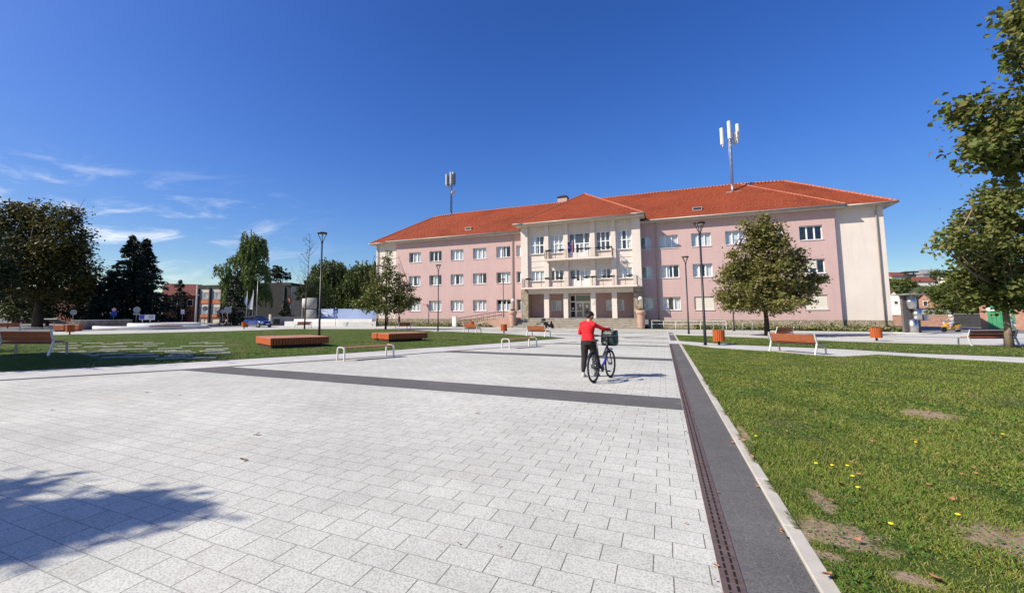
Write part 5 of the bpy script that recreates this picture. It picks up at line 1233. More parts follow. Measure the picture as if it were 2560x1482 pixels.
# hill trees and the unreadable wood on the hill
rr=np.random.default_rng(12)
for i in range(100):
    u=rr.uniform(2195,2480); d=rr.uniform(112,200); j=(d-100)/190*16; t=min(1,j/10); zg=17.8*t*t*(3-2*t)*.95
    b=loc(u,d); r=empty('hill_tree',(b[0],b[1],zg),0,'green tree among many on the slope of the far hill','tree','trees on the far hill'); s_=rr.uniform(1.5,2.4)*(1.25 if d<150 else .85)
    npmesh('crown',leafcloud([((0,0,s_*.9),(s_,s_,s_*.9)),((s_*.7,0,s_*.6),(s_*.6,s_*.6,s_*.6)),((-s_*.7,.2,s_*.6),(s_*.6,s_*.6,s_*.6))],420,.8,100+i,clump=.7,aspect=.8),4,M[('lf_birch','lf_birch','lf_linden','lf_willow','lf_bright')[i%5]],r)
tree('far_round_tree',loc(2360,190),[E_(2355,688,190,20,14),E_(2372,692,190,14,10)],1500,.9,'lf_willow','round tree on the crest of the far hill','61' and 61,r0=.4,clump=.9)
p=pos(2273,680,200); r=empty('lookout_tower',(p.x,p.y,p.z-5),0,'dark flat topped lookout structure on the hill crest','tower'); MB().box(-1.6,1.6,-1.6,1.6,0,4).build('body',M['darkfacade'],r); MB().box(-2.4,2.4,-2.4,2.4,4.6,5.2).bar((-1.4,0,4),(-1.4,0,4.6),.3).bar((1.4,0,4),(1.4,0,4.6),.3).build('flat_roof',M['darkfacade'],r)
# trees outside the frame, behind and left of the viewer: they throw the shade on the paving and the lawn
def caster(u,v,z,rx,ry,rz):
    x,y=gp(u,v); k_=z/math.tan(SUN_EL); return ((x+SX*k_,y+SY*k_,z),(rx,ry,rz))
e=[caster(50,1335,6.4,.45,.28,.15),caster(-160,1335,6.6,.8,.38,.2),caster(230,1282,6.3,.5,.26,.12),caster(0,1232,6.3,.5,.12,.08),caster(410,1262,6.2,.42,.10,.06),caster(-500,1330,6.8,1.2,.7,.4),caster(330,1275,6.3,.35,.12,.08)]
tree('shade_tree',(e[1][0][0]-1.5,e[1][0][1]-.8),e,6500,.17,'lf_linden','leafy tree left of the viewer that shades the near paving',71,r0=.16,clump=.16,nb=1)
for i,pts in enumerate((((30,912),(-120,912),(120,906)),((220,903),(330,898),(150,893)),((-300,905),(-450,890),(-200,885)))):
    e=[caster(u,v,7.2+.4*(j%2),2.0,2.0,1.2) for j,(u,v) in enumerate(pts)]+[caster(pts[1][0]-40,pts[1][1]+3,6.4,1.6,1.4,1.0)]
    if i==0: k_=6.6/math.tan(SUN_EL); e+=[((MOUND[0]+SX*k_+a_,MOUND[1]+SY*k_+b_,7.3),(1.7,1.3,.9)) for a_,b_ in ((-.9,0),(.9,.3),(0,-.5),(-.2,.8))]
    tree('shade_tree',(e[1][0][0]-2.2,e[1][0][1]-1.0),e,(16000 if i==0 else 9000),.30,'lf_chestnut',('tree nearest the viewer in the row that shades the left lawn','middle tree in the row that shades the left lawn','farthest left tree in the row that shades the left lawn')[i],80+i,r0=.2,group='row of shade trees left of the square',clump=.5)
# ================================================================ GROUND COVER
def groundcover(name,x0,x1,y0,y1,n,size,h_,lm,seed,label,cat='plants'):
    rr=np.random.default_rng(seed); p=np.stack([rr.uniform(x0,x1,n),rr.uniform(y0,y1,n),np.abs(rr.normal(h_*.5,h_*.35,n))+.03],1)
    p[:,2]*=.7+.5*np.sin(p[:,0]*2.1)*np.sin(p[:,1]*2.7+p[:,0])
    a=rr.normal(size=(n,3)); a[:,2]=np.abs(a[:,2])*.8; a/=np.linalg.norm(a,axis=1)[:,None]; b=np.cross(a,rr.normal(size=(n,3))); b/=np.linalg.norm(b,axis=1)[:,None]; s=size*rr.uniform(.6,1.3,(n,1))
    o=npmesh(name,np.stack([p-a*s*.5,p+b*s*.3,p+a*s*.5,p-b*s*.3],1).reshape(-1,3),4,M[lm]); return tag(o,label,cat,None,'stuff')
M['hosta']=leafm('variegated_leaves',[(.22,.24,.10),(.34,.34,.18),(.12,.16,.05),(.30,.28,.12),(.08,.10,.03)],.2)
groundcover('ground_cover_plants',-46,-20.5,53.1,56.6,7000,.26,.45,'hosta',3,'pale variegated ground cover along the plinth of the left wing')
groundcover('ground_cover_plants',3.2,21.5,54.6,56.6,5200,.26,.5,'hosta',4,'pale variegated ground cover along the plinth of the right wing')
groundcover('ground_cover_plants',-58,-37,50.5,53.6,4500,.26,.4,'hosta',5,'low pale planting beside the ramp before the banner fence')
# ================================================================ GRASS
B=MB(); nr,na=7,40; vs=[(MOUND[0],MOUND[1],.262)]
for i in range(1,nr+1):
    rad=2.5*i/nr; t=max(0,min(1,(rad-1.15)/1.35)); z=.262*(1-t*t*(3-2*t))+(.0 if i<nr else .0)
    for k_ in range(na): vs.append((MOUND[0]+rad*math.cos(6.2832*k_/na),MOUND[1]+rad*.8*math.sin(6.2832*k_/na),max(z,.0)))
fs=[(0,1+k_,1+(k_+1)%na) for k_ in range(na)]+[(1+(i-1)*na+k_,1+i*na+k_,1+i*na+(k_+1)%na,1+(i-1)*na+(k_+1)%na) for i in range(1,nr) for k_ in range(na)]
B.add(vs,fs,0,True); struct(B.build('lawn_mound',M['lawn']))
def inpoly(px_,py_,poly):
    c=np.zeros(len(px_),bool); j=len(poly)-1
    for i in range(len(poly)):
        xi,yi=poly[i]; xj,yj=poly[j]; c^=((yi>py_)!=(yj>py_))&(px_<(xj-xi)*(py_-yi)/(yj-yi+1e-12)+xi); j=i
    return c
def blades(n,rng_,poly,dmin,dmax,angs,hh,ww,z):
    rr=rng_; d=dmin*(dmax/dmin)**rr.uniform(0,1,n)**.9; a=rr.uniform(*angs,n); x=d*np.sin(a); y=d*np.cos(a); k_=inpoly(x,y,poly)
    for cx,cy,rx,ry in PATCHC:
        q=np.sqrt(((x-cx)/rx)**2+((y-cy)/ry)**2)+.35*np.sin(x*17+y*9)*np.sin(y*21-x*5); k_&=rr.uniform(0,1,n)<np.clip((q-.45)/.8,.03,1)
    # thin patches
    th=np.sin(x*2.3+1.3)*np.sin(y*1.9+.4*x)+.6*np.sin(x*5.1+y*3.7)*np.sin(y*4.3); k_&=(th>-.75)|(rr.uniform(0,1,n)<.35)
    x,y,d,th=x[k_],y[k_],d[k_],th[k_]; m_=len(x); sc_=np.clip(d/4,1,3.0)
    h_=hh*rr.uniform(.4,1.3,m_)*(1+.35*np.clip(th,-1,1)); w_=ww*sc_*rr.uniform(.7,1.3,m_); t=rr.uniform(0,6.28,m_); lean=rr.uniform(.3,1.5,m_)*h_; la=rr.uniform(0,6.28,m_)
    V=np.zeros((m_,3,3)); V[:,0]=np.stack([x-np.cos(t)*w_,y-np.sin(t)*w_,np.full(m_,z)],1); V[:,1]=np.stack([x+np.cos(t)*w_,y+np.sin(t)*w_,np.full(m_,z)],1); V[:,2]=np.stack([x+np.cos(la)*lean,y+np.sin(la)*lean,z+h_],1)
    return V.reshape(-1,3)
g=np.random.default_rng(2)
V=np.concatenate([blades(330000,g,lawnR,2.2,26,(R(2),R(36)),.026,.0024,.026),blades(26000,g,midl,22,42,(R(0),R(36)),.030,.005,.024)])
tag(npmesh('grass',V,3,M['blade']),'short patchy lawn grass right of the dark paving strip','grass',None,'stuff')
V=blades(50000,g,lawnL,13,50,(R(-72),R(-8)),.030,.005,.022); tag(npmesh('grass',V,3,M['blade']),'short lawn grass left of the square','grass',None,'stuff')
yk=2.2*(12/2.2)**g.uniform(0,1,5200); kk=(np.sin(yk*3.3)+np.sin(yk*7.9+1)+np.sin(yk*1.3))>.2; yk=yk[kk]; m_=len(yk); xk=.835+g.uniform(0,.03,m_)-.02*np.abs(g.normal(size=m_)); la=g.uniform(2.2,4.1,m_); h_=.02*g.uniform(.5,1.4,m_); ln=.035*g.uniform(.4,1.4,m_); w_=.0025*np.clip(yk/4,1,3)
V=np.zeros((m_,3,3)); V[:,0]=np.stack([xk,yk-w_,np.full(m_,.029)],1); V[:,1]=np.stack([xk,yk+w_,np.full(m_,.029)],1); V[:,2]=np.stack([xk+np.cos(la)*ln,yk+np.sin(la)*ln,.029+h_],1); tag(npmesh('grass',V.reshape(-1,3),3,M['blade']),'grass creeping over the edge of the pale kerb','grass',None,'stuff')
# broad weed leaves low in the grass
n=11000; d=2.3*(14/2.3)**g.uniform(0,1,n); a=g.uniform(R(3),R(36),n); x=d*np.sin(a); y=d*np.cos(a); k_=inpoly(x,y,lawnR)&((np.sin(x*3.1)*np.sin(y*2.2+1))>-.1); x=x[k_];y=y[k_]; m_=len(x)
t=g.uniform(0,6.28,m_); s=g.uniform(.008,.017,m_)*np.clip(d[k_]/5,1,2); V=np.zeros((m_,4,3)); c=np.stack([x,y,np.full(m_,.048)+g.uniform(0,.014,m_)],1); e1=np.stack([np.cos(t),np.sin(t),g.uniform(-.3,.5,m_)],1)*s[:,None]; e2=np.stack([-np.sin(t),np.cos(t),g.uniform(-.3,.3,m_)],1)*s[:,None]*.55
V[:,0]=c-e1;V[:,1]=c+e2;V[:,2]=c+e1;V[:,3]=c-e2; M['clover']=leafm('clover_leaves',[(.05,.13,.015),(.08,.19,.025),(.10,.22,.03)],.2); tag(npmesh('clover',V.reshape(-1,3),4,M['clover']),'small broad leaved weeds among the near grass','plants',None,'stuff')
# ================================================================ FALLEN LEAVES AND YELLOW FLOWERS
M['dead']=mat('dry_leaf',(.26,.11,.05),.8,(.42,.22,.12),20,island=[(.20,.08,.04),(.36,.18,.09),(.45,.25,.14)])
lf0=[]
def deadleaf(u,v,z,sc_,i):
    lab='curled dry brown leaf lying on the right lawn' if z>.02 else 'curled dry brown leaf lying on the paving of the square'; grp='fallen leaves on the lawn' if z>.02 else 'fallen leaves on the paving'
    if not lf0:
        B=MB(); n=7; top=[(.05*t_,.028*math.sin(math.pi*min(1,t_*.5+.5))*(1-((t_)**2))**.5+.0) for t_ in np.linspace(-1,1,n)]
        vs=[];
        for x_,w_ in top:
            for s_ in (-1,0,1): vs.append((x_,s_*w_*1.1,.012*abs(s_)+.010*(x_/.05)**2+.004))
        fs=[(i_*3+j,i_*3+j+3,i_*3+j+4,i_*3+j+1) for i_ in range(n-1) for j in (0,1)]
        B.add(vs,fs,0,True); B.tube([(-.05,0,.014),(-.075,0,.02)],.0018,5); o=B.build('fallen_leaf',M['dead']); lf0.append(o)
    else: o=lf0[0].copy(); col.objects.link(o)
    x_,y_=gp(u,v,z); o.location=(x_,y_,z+.006); o.rotation_euler=(random.uniform(-.3,.3),random.uniform(-.3,.3),random.uniform(0,6)); o.scale=(sc_,)*3; tag(o,lab,'fallen leaf',grp)
for i,(u,v,s_) in enumerate(((1966,1079,.8),(2014,1059,.8),(2061,1056,.7),(2178,1104,.8),(2209,1103,.8),(2288,1102,.9),(2384,1124,.8),(2380,1162,.9),(2430,1171,.8),(2463,1163,.7),(2491,1164,.8),(2440,1185,.7),(2475,1190,.8),(2100,1209,.8),(2070,1160,1.1),(2129,1157,.7),(2145,1187,.8),(2323,1214,.8),(2488,1216,.8),(2379,1250,.9),(2426,1245,.7),(2075,1253,.9),(2145,1353,.9),(2070,1440,1.1),(2338,1448,1),(1856,1102,1.2),(1880,1143,.9),(2405,1187,.7),(2545,1142,.8),(2345,1135,.6),(1953,1333,.6),(2040,1032,.7),(2320,1030,.8),(2200,1010,.7),(2480,1085,.8),(1900,1010,.7))): deadleaf(u,v,.045,s_*.72,i)
for i,(u,v,s_) in enumerate(((608,1151,.9),(643,1087,.9),(367,982,.8),(1194,1034,.8),(1146,1360,.35),(1248,1366,.25),(1716,1310,.3),(130,1026,.6),(450,988,.5),(1378,1276,.3))): deadleaf(u,v,.006,s_*.85,i+50)
for i in range(26):
    yy_=2.4*(11/2.4)**random.random(); px_=Vector((random.choice((.22,.245,.31,.38,.72)),yy_,0)); d_=(px_-Vector((0,0,H))).dot(fw); deadleaf(PX+FX*(px_-Vector((0,0,H))).dot(rt)/d_,PY-FX*(px_-Vector((0,0,H))).dot(up)/d_,.012,random.uniform(.18,.5),i+80)
M['dand']=mat('dandelion_yellow',(.75,.62,.02),.7); fl0=[]
for u,v in ((2041,1158),(2081,1163),(2119,1164),(2132,1190),(2145,1218),(2228,1309),(2395,1286),(2290,1105),(2507,1085),(1890,1090)):
    x_,y_=gp(u,v,.07)
    if not fl0:
        r=empty('dandelion',(x_,y_,.026),0,'small yellow dandelion flower in the right lawn','flower','dandelions in the right lawn'); MB().lathe([(.004,.038),(.016,.046),(.018,.05),(.010,.055)],12).build('flower_head',M['dand'],r); MB().tube([(0,0,0),(.004,0,.04)],.0018,5).build('stem',M['clover'],r); fl0.append(r)
    else: dup(fl0[0],(x_,y_,.026),random.random(),'small yellow dandelion flower in the right lawn')
# ================================================================ VEHICLES
def wheel(par,x,y,rad,wd,rim='galv',name='wheel'):
    B=MB(); n=24; pr=[(rad*.68,-wd/2),(rad*.93,-wd/2),(rad,-wd*.3),(rad,wd*.3),(rad*.93,wd/2),(rad*.68,wd/2)]
    vs=[];fs=[]
    for r_,o_ in pr:
        for k in range(n): t=2*math.pi*k/n; vs.append((r_*math.cos(t),o_,r_*math.sin(t)))
    for i in range(len(pr)-1):
        for k in range(n): fs.append((i*n+k,i*n+(k+1)%n,(i+1)*n+(k+1)%n,(i+1)*n+k))
    B.add(vs,fs,0,True); w_=B.build(name,M['black'],par); w_.location=(x,y,rad)
    R_=MB(); R_.tube([(0,-wd*.42,0),(0,wd*.42,0)],rad*.2,12)
    for k in range(5):
        t=2*math.pi*k/5
        for s in (-1,1): R_.bar((0,s*wd*.4,0),(rad*.7*math.cos(t),s*wd*.42,rad*.7*math.sin(t)),rad*.2,.02,upv=(0,1,0))
    R_.tube([(0,-wd*.3,0),(0,wd*.3,0)],rad*.66,20); R_.build('rim',M[rim],w_); return w_
M['carblue']=mat('blue_car_paint',(.012,.035,.16),.18,(.014,.04,.18),3,spec=.6,coat=.8); M['lampglass']=mat('headlight_glass',(.6,.62,.65),.08,(.7,.72,.75),2,spec=.9)
x,y=loc(646,56.5); hdg=YAW-.55
car=empty('blue_car',(x,y,0),hdg,'dark blue hatchback parked beyond the left lawn behind an orange bin','car')
def carbody(r):
    # x = length (front at +x), stations: (x, half width, z low, z belt)
    st=[(-2.0,.62,.42,.78),(-1.92,.78,.30,.90),(-1.6,.83,.24,.95),(-.8,.85,.22,.94),(0,.86,.22,.93),(.8,.86,.22,.91),(1.35,.84,.24,.86),(1.8,.78,.28,.76),(2.02,.62,.36,.64)]
    vs=[];fs=[]; K=9
    for x_,w_,zl,zb in st:
        ring=[(-w_*.94,zl),(-w_,zl+.12),(-w_,zb-.16),(-w_*.95,zb-.02),(0,zb+.04),(w_*.95,zb-.02),(w_,zb-.16),(w_,zl+.12),(w_*.94,zl)]
        for yy_,z in ring: vs.append((x_,yy_,z))
    for i in range(len(st)-1):
        for k in range(K): fs.append((i*K+k,(i+1)*K+k,(i+1)*K+(k+1)%K,i*K+(k+1)%K))
    fs.append(tuple(range(K))); fs.append(tuple((len(st)-1)*K+k for k in range(K-1,-1,-1)))
    B=MB(); B.add(vs,fs,0,True); 
    # roof panel and pillars
    cab=[(-1.85,.70,.90),(-1.35,.60,1.36),(-.6,.61,1.45),(.25,.59,1.40),(1.10,.70,.90)]
    for a_,b_ in zip(cab[1:],cab[2:-1]): B.add([(a_[0],-a_[1],a_[2]),(b_[0],-b_[1],b_[2]),(b_[0],b_[1],b_[2]),(a_[0],a_[1],a_[2]),(a_[0],-a_[1]*.9,a_[2]+.03),(b_[0],-b_[1]*.9,b_[2]+.03),(b_[0],b_[1]*.9,b_[2]+.03),(a_[0],a_[1]*.9,a_[2]+.03)],[(0,1,5,4),(3,7,6,2),(4,5,6,7)],0,True)
    for s in (-1,1):
        B.bar((-1.85,s*.72,.9),(-1.35,s*.60,1.38),.12,.05); B.bar((1.10,s*.71,.9),(.25,s*.6,1.42),.07,.05); B.bar((-.35,s*.80,.9),(-.35,s*.61,1.43),.08,.04,upv=(1,0,0)); B.bar((-1.35,s*.6,1.38),(.25,s*.6,1.41),.06,.06)
    B.build('body',M['carblue'],r)
    G=MB()
    for s in (-1,1): G.add([(-1.75,s*.74,.92),(-1.34,s*.585,1.35),(-.6,s*.59,1.42),(.25,s*.575,1.38),(1.02,s*.74,.92)],[(0,1,2,3,4)])
    G.add([(1.12,-.68,.91),(.27,-.56,1.39),(.27,.56,1.39),(1.12,.68,.91)],[(0,1,2,3)]); G.add([(-1.86,-.66,.92),(-1.37,-.56,1.34),(-1.37,.56,1.34),(-1.86,.66,.92)],[(0,1,2,3)])
    G.build('windows',M['darkglass'],r)
    for s in (-1,1): MB().ell((1.86,s*.60,.62),(.16,.14,.085),12,8).build('headlight',M['lampglass'],r); MB().ell((.85,s*.93,.98),(.07,.09,.06),10,8).build('mirror',M['carblue'],r)
    MB().bbox(1.9,2.04,-.5,.5,.36,.50,.02).build('grille',M['black'],r); MB().box(2.03,2.05,-.26,.26,.40,.50).build('number_plate',M['white'],r)
    for x_ in (-1.28,1.28):
        for s in (-1,1): wheel(r,x_,s*.78,.31,.2)
carbody(car)
def scooter(r,col_,box=False):
    wheel(r,.62,0,.24,.12,'black'); wheel(r,-.58,0,.24,.13,'black')
    B=MB(); B.tube([(-.95,0,.62),(-.75,0,.62),(-.35,0,.60),(-.1,0,.36),(.2,0,.28),(.36,0,.42),(.50,0,.88)],[(.06,.05),(.13,.13),(.16,.15),(.13,.14),(.05,.16),(.045,.20),(.05,.13)],12,axis=(0,1,0)) 
    B.ell((.60,0,.50),(.26,.10,.06),12,8); B.ell((-.5,0,.45),(.34,.15,.17),12,8); B.build('body',M[col_],r)
    MB().bbox(-.75,-.12,-.13,.13,.70,.80,.03).build('seat',M['black'],r); MB().tube([(.48,-.32,1.0),(.50,-.1,.98),(.50,.1,.98),(.48,.32,1.0)],.018,8).tube([(.50,0,.85),(.62,0,.26)],.03,8).build('handlebar',M['black'],r)
    MB().ell((.57,0,.85),(.07,.09,.08),12,8).build('headlight',M['lampglass'],r); MB().tube([(-.2,.16,.24),(-.85,.18,.32)],.04,8).build('exhaust',M['galv'],r)
    for s in (-1,1): MB().ell((.46,s*.34,1.16),(.02,.06,.045),10,6).bar((.48,s*.28,1.0),(.46,s*.33,1.14),.012).build('mirror',M['black'],r)
    if box: MB().bbox(-1.1,-.72,-.2,.2,.86,1.18,.05).build('top_box',M['black'],r)
M['yellow']=mat('yellow_plastic',(.72,.36,.02),.35,(.78,.42,.03),4,coat=.4)
# ================================================================ BICYCLE
bk=empty('bicycle',(-1.515,10.56,0),-math.atan2(.27,1.1),'dark bicycle with one blue frame tube, pushed by the person in red','bicycle')
M['bikeblue']=mat('blue_frame_paint',(.025,.03,.30),.3,(.03,.035,.34),5,coat=.5); M['rubber']=mat('tyre_rubber',(.02,.02,.02),.85,(.03,.03,.03),20)
def bwheel(y,rad=.345):
    B=MB(); n=40
    pts=[(0,rad*math.cos(2*math.pi*k/n)*.94,rad*math.sin(2*math.pi*k/n)*.94) for k in range(n+1)]; B.tube(pts,.024,8,cap=False,axis=(1,0,0)); w_=B.build('wheel',M['rubber'],bk); w_.location=(0,y,rad)
    Rm=MB(); pts=[(0,rad*.87*math.cos(2*math.pi*k/n),rad*.87*math.sin(2*math.pi*k/n)) for k in range(n+1)]; Rm.tube(pts,.012,6,cap=False,axis=(1,0,0)); Rm.tube([(-.04,0,0),(.04,0,0)],.025,10); Rm.build('rim',M['black'],w_)
    S=MB()
    for k in range(28):
        t=2*math.pi*k/28; S.tube([((-1)**k*.03,.02*math.cos(t+.8),.02*math.sin(t+.8)),(0,rad*.86*math.cos(t),rad*.86*math.sin(t))],.0016,4)
    S.build('spokes',M['galv'],w_); return w_
bwheel(0); bwheel(1.09)
hy=.345; BBp=(0,.44,.29)
F=MB(); F.tube([BBp,(0,.30,.62),(0,.24,.82)],[.019,.017,.016],10); F.tube([(0,.32,.58),(0,.60,.56),(0,.90,.80)],.017,10)
for s in (-1,1): F.tube([(s*.012,.44,.29),(s*.055,0,hy)],.010,8); F.tube([(s*.012,.27,.70),(s*.055,0,hy)],.009,8)
F.tube([(0,.95,.68),(0,.905,.87)],.024,10); F.build('frame',M['black'],bk)
MB().tube([BBp,(0,.72,.42),(0,.945,.70)],[.028,.027,.024],10).build('down_tube',M['bikeblue'],bk)
F=MB(); F.tube([(0,.95,.68),(0,.965,.62)],.022,8)
for s in (-1,1): F.tube([(s*.045,.965,.63),(s*.05,1.0,.52),(s*.05,1.09,hy)],[.016,.015,.010],8)
F.bar((-.05,.965,.63),(.05,.965,.63),.03); F.build('fork',M['black'],bk)
F=MB(); F.tube([(0,.905,.87),(0,.89,1.0)],.015,8); F.tube([(0,.89,1.0),(0,.93,1.02)],.018,8); F.tube([(-.31,.80,1.05),(-.16,.88,1.04),(0,.93,1.02),(.16,.88,1.04),(.31,.80,1.05)],.012,8)
hb_=F.build('handlebar',M['black'],bk)
for s in (-1,1): MB().tube([(s*.31,.80,1.05),(s*.19,.865,1.042)],.018,8).build('grip',M['rubber'],hb_); MB().tube([(s*.17,.88,1.05),(s*.2,.90,1.03),(s*.29,.86,1.01)],.006,6).build('brake_lever',M['black'],hb_)
MB().tube([(-.15,.9,1.03),(-.08,1.02,1.08),(-.02,1.0,.9),(0,.97,.72)],.004,5).tube([(.15,.9,1.03),(.05,.99,1.07),(.0,.98,.85),(-.01,.7,.55)],.004,5).build('cables',M['black'],bk)
B=MB(); B.tube([(0,.24,.82),(0,.22,.93)],.013,8); B.build('seat_post',M['galv'],bk); B=MB(); B.tube([(0,.08,.955),(0,.14,.965),(0,.25,.955),(0,.35,.95)],[(.05,.02),(.075,.028),(.04,.024),(.014,.014)],12,axis=(1,0,0)); B.build('saddle',M['black'],bk)
def fender(y,a0,a1):
    B=MB(); n=16; rad=.385; vs=[];fs=[]
    for k in range(n+1):
        t=R(a0+(a1-a0)*k/n)
        for dx,dr_ in ((-.03,-.012),(-.018,.002),(.018,.002),(.03,-.012)): vs.append((dx,y+(rad+dr_)*math.cos(t),hy+(rad+dr_)*math.sin(t)))
    for k in range(n):
        for j in range(3): fs.append((k*4+j,k*4+j+1,k*4+j+5,k*4+j+4))
    B.add(vs,fs,0,True); B.build('fender',M['black'],bk)
fender(0,70,170); fender(1.09,60,150)
C=MB(); C.tube([(.04,.44,.29),(.055,.44,.29)],.085,20); C.build('chainring',M['black'],bk); C=MB(); C.tube([(.05,.44,.372),(.05,0,.385)],.006,5); C.tube([(.05,.44,.208),(.05,0,.305)],.006,5); C.build('chain',M['rubber'],bk); MB().tube([(.045,0,hy),(.06,0,hy)],.045,14).bar((.055,.02,.34),(.06,.05,.22),.02).build('rear_gear',M['black'],bk)
for s,(dy,dz) in ((1,(.15,-.07)),(-1,(-.15,.07))):
    c_=MB(); c_.bar((s*.07,.44,.29),(s*.08,.44+dy,.29+dz),.022,.012); c_=c_.build('crank',M['galv'],bk); MB().bbox(s*.09,s*.18,.44+dy-.04,.44+dy+.04,.29+dz-.012,.29+dz+.012,.005).build('pedal',M['rubber'],c_)
# wire basket and the bag in it
K=MB(); z0,z1=.80,1.04
for z in (z0,z1): K.bar((-.15,.97,z),(.15,.97,z),.008); K.bar((-.15,1.19,z),(.15,1.19,z),.008); K.bar((-.15,.97,z),(-.15,1.19,z),.008); K.bar((.15,.97,z),(.15,1.19,z),.008)
for i in range(7):
    x_=-.15+.05*i; K.bar((x_,.97,z0),(x_,.97,z1),.004); K.bar((x_,1.19,z0),(x_,1.19,z1),.004); K.bar((x_,.97,z0),(x_,1.19,z0),.004)
K.build('basket',M['black'],bk)
k=NT('green_bag_print',.35,.5); v=k.vec(); c=k.ramp(k.noise(k.vec(scale=(9,9,4)),1.2,3,.5,1.2),[(.42,(.006,.024,.023)),(.5,(.012,.046,.043)),(.54,(.005,.008,.009))]); M['bag']=k.done(c,k.bump(k.noise(v,9,4),.02))
bgo=empty('shopping_bag',(bk.location.x,bk.location.y,0),bk.rotation_euler.z,'dark green glossy shopping bag standing in the bicycle basket','bag')
B=MB(); n=14
def bring(z,sx_,sy_,w_): return [(sx_*(abs(math.cos(t))**.45)*math.copysign(1,math.cos(t))*(1+w_*math.sin(3*t)),1.08+sy_*(abs(math.sin(t))**.45)*math.copysign(1,math.sin(t))*(1+w_*math.sin(4*t)),z+(.02*math.sin(2*t+1) if z>1.1 else 0)) for t in [2*math.pi*q/32 for q in range(32)]]
rings=[bring(.79,.16,.10,.0),bring(.80,.185,.125,.02),bring(.9,.20,.14,.03),bring(1.0,.195,.135,.04),bring(1.08,.19,.13,.05),bring(1.15,.185,.12,.07),bring(1.16,.17,.10,.07),bring(1.10,.15,.09,.05)]
vs=[q for r_ in rings for q in r_]; fs=[(i*32+k_,i*32+(k_+1)%32,(i+1)*32+(k_+1)%32,(i+1)*32+k_) for i in range(len(rings)-1) for k_ in range(32)]+[tuple(range(31,-1,-1)),tuple(224+k_ for k_ in range(32))]
B.add(vs,fs,0,True); B.build('bag_body',M['bag'],bgo)
B=MB(); pts=[(-.10,.945,.86),(-.085,.943,.885),(-.07,.942,.86),(-.055,.942,.85),(-.04,.941,.88),(-.02,.941,.885),(-.025,.941,.855),(.0,.941,.85),(.015,.942,.89)]; B.tube([(p[0],p[1]-.008,p[2]) for p in pts],.004,5); B.build('script_mark',M['white'],bgo)
for s in (-1,1): MB().tube([(-.08,1.08+s*.11,1.13),(-.05,1.08+s*.10,1.24),(.05,1.08+s*.09,1.24),(.08,1.08+s*.11,1.13)],.008,6).build('handle',M['bag'],bgo)
# ================================================================ PEOPLE: voxel-fused bodies
def fuse(o,vox,sm=6):
    m_=o.modifiers.new('fuse','REMESH'); m_.mode='VOXEL'; m_.voxel_size=vox; m_.use_smooth_shade=True
    s=o.modifiers.new('soft','SMOOTH'); s.factor=.5; s.iterations=sm
    return o
M['skin']=mat('skin',(.50,.28,.20),.55,(.56,.33,.24),8); M['hair']=mat('dark_hair',(.012,.009,.008),.6,(.03,.022,.018),30,.01,40,stretch=(1,1,.2)); M['red']=mat('red_knit',(.62,.012,.02),.85,(.70,.02,.03),12,.004,60); M['blackcloth']=mat('black_cloth',(.014,.011,.012),.85,(.028,.022,.022),7,.006,20); M['shoe']=mat('white_shoe',(.65,.64,.62),.6,(.5,.5,.5),12); M['shoegrey']=mat('grey_shoe',(.16,.16,.18),.7,(.22,.22,.24),12); M['navy']=mat('navy_cloth',(.02,.03,.07),.85,(.03,.04,.09),8); M['greycloth']=mat('grey_cloth',(.30,.31,.32),.85,(.38,.39,.40),8); M['patterned']=mat('patterned_white_cloth',(.62,.61,.60),.85,(.20,.20,.22),16,sharp=(.45,.6))
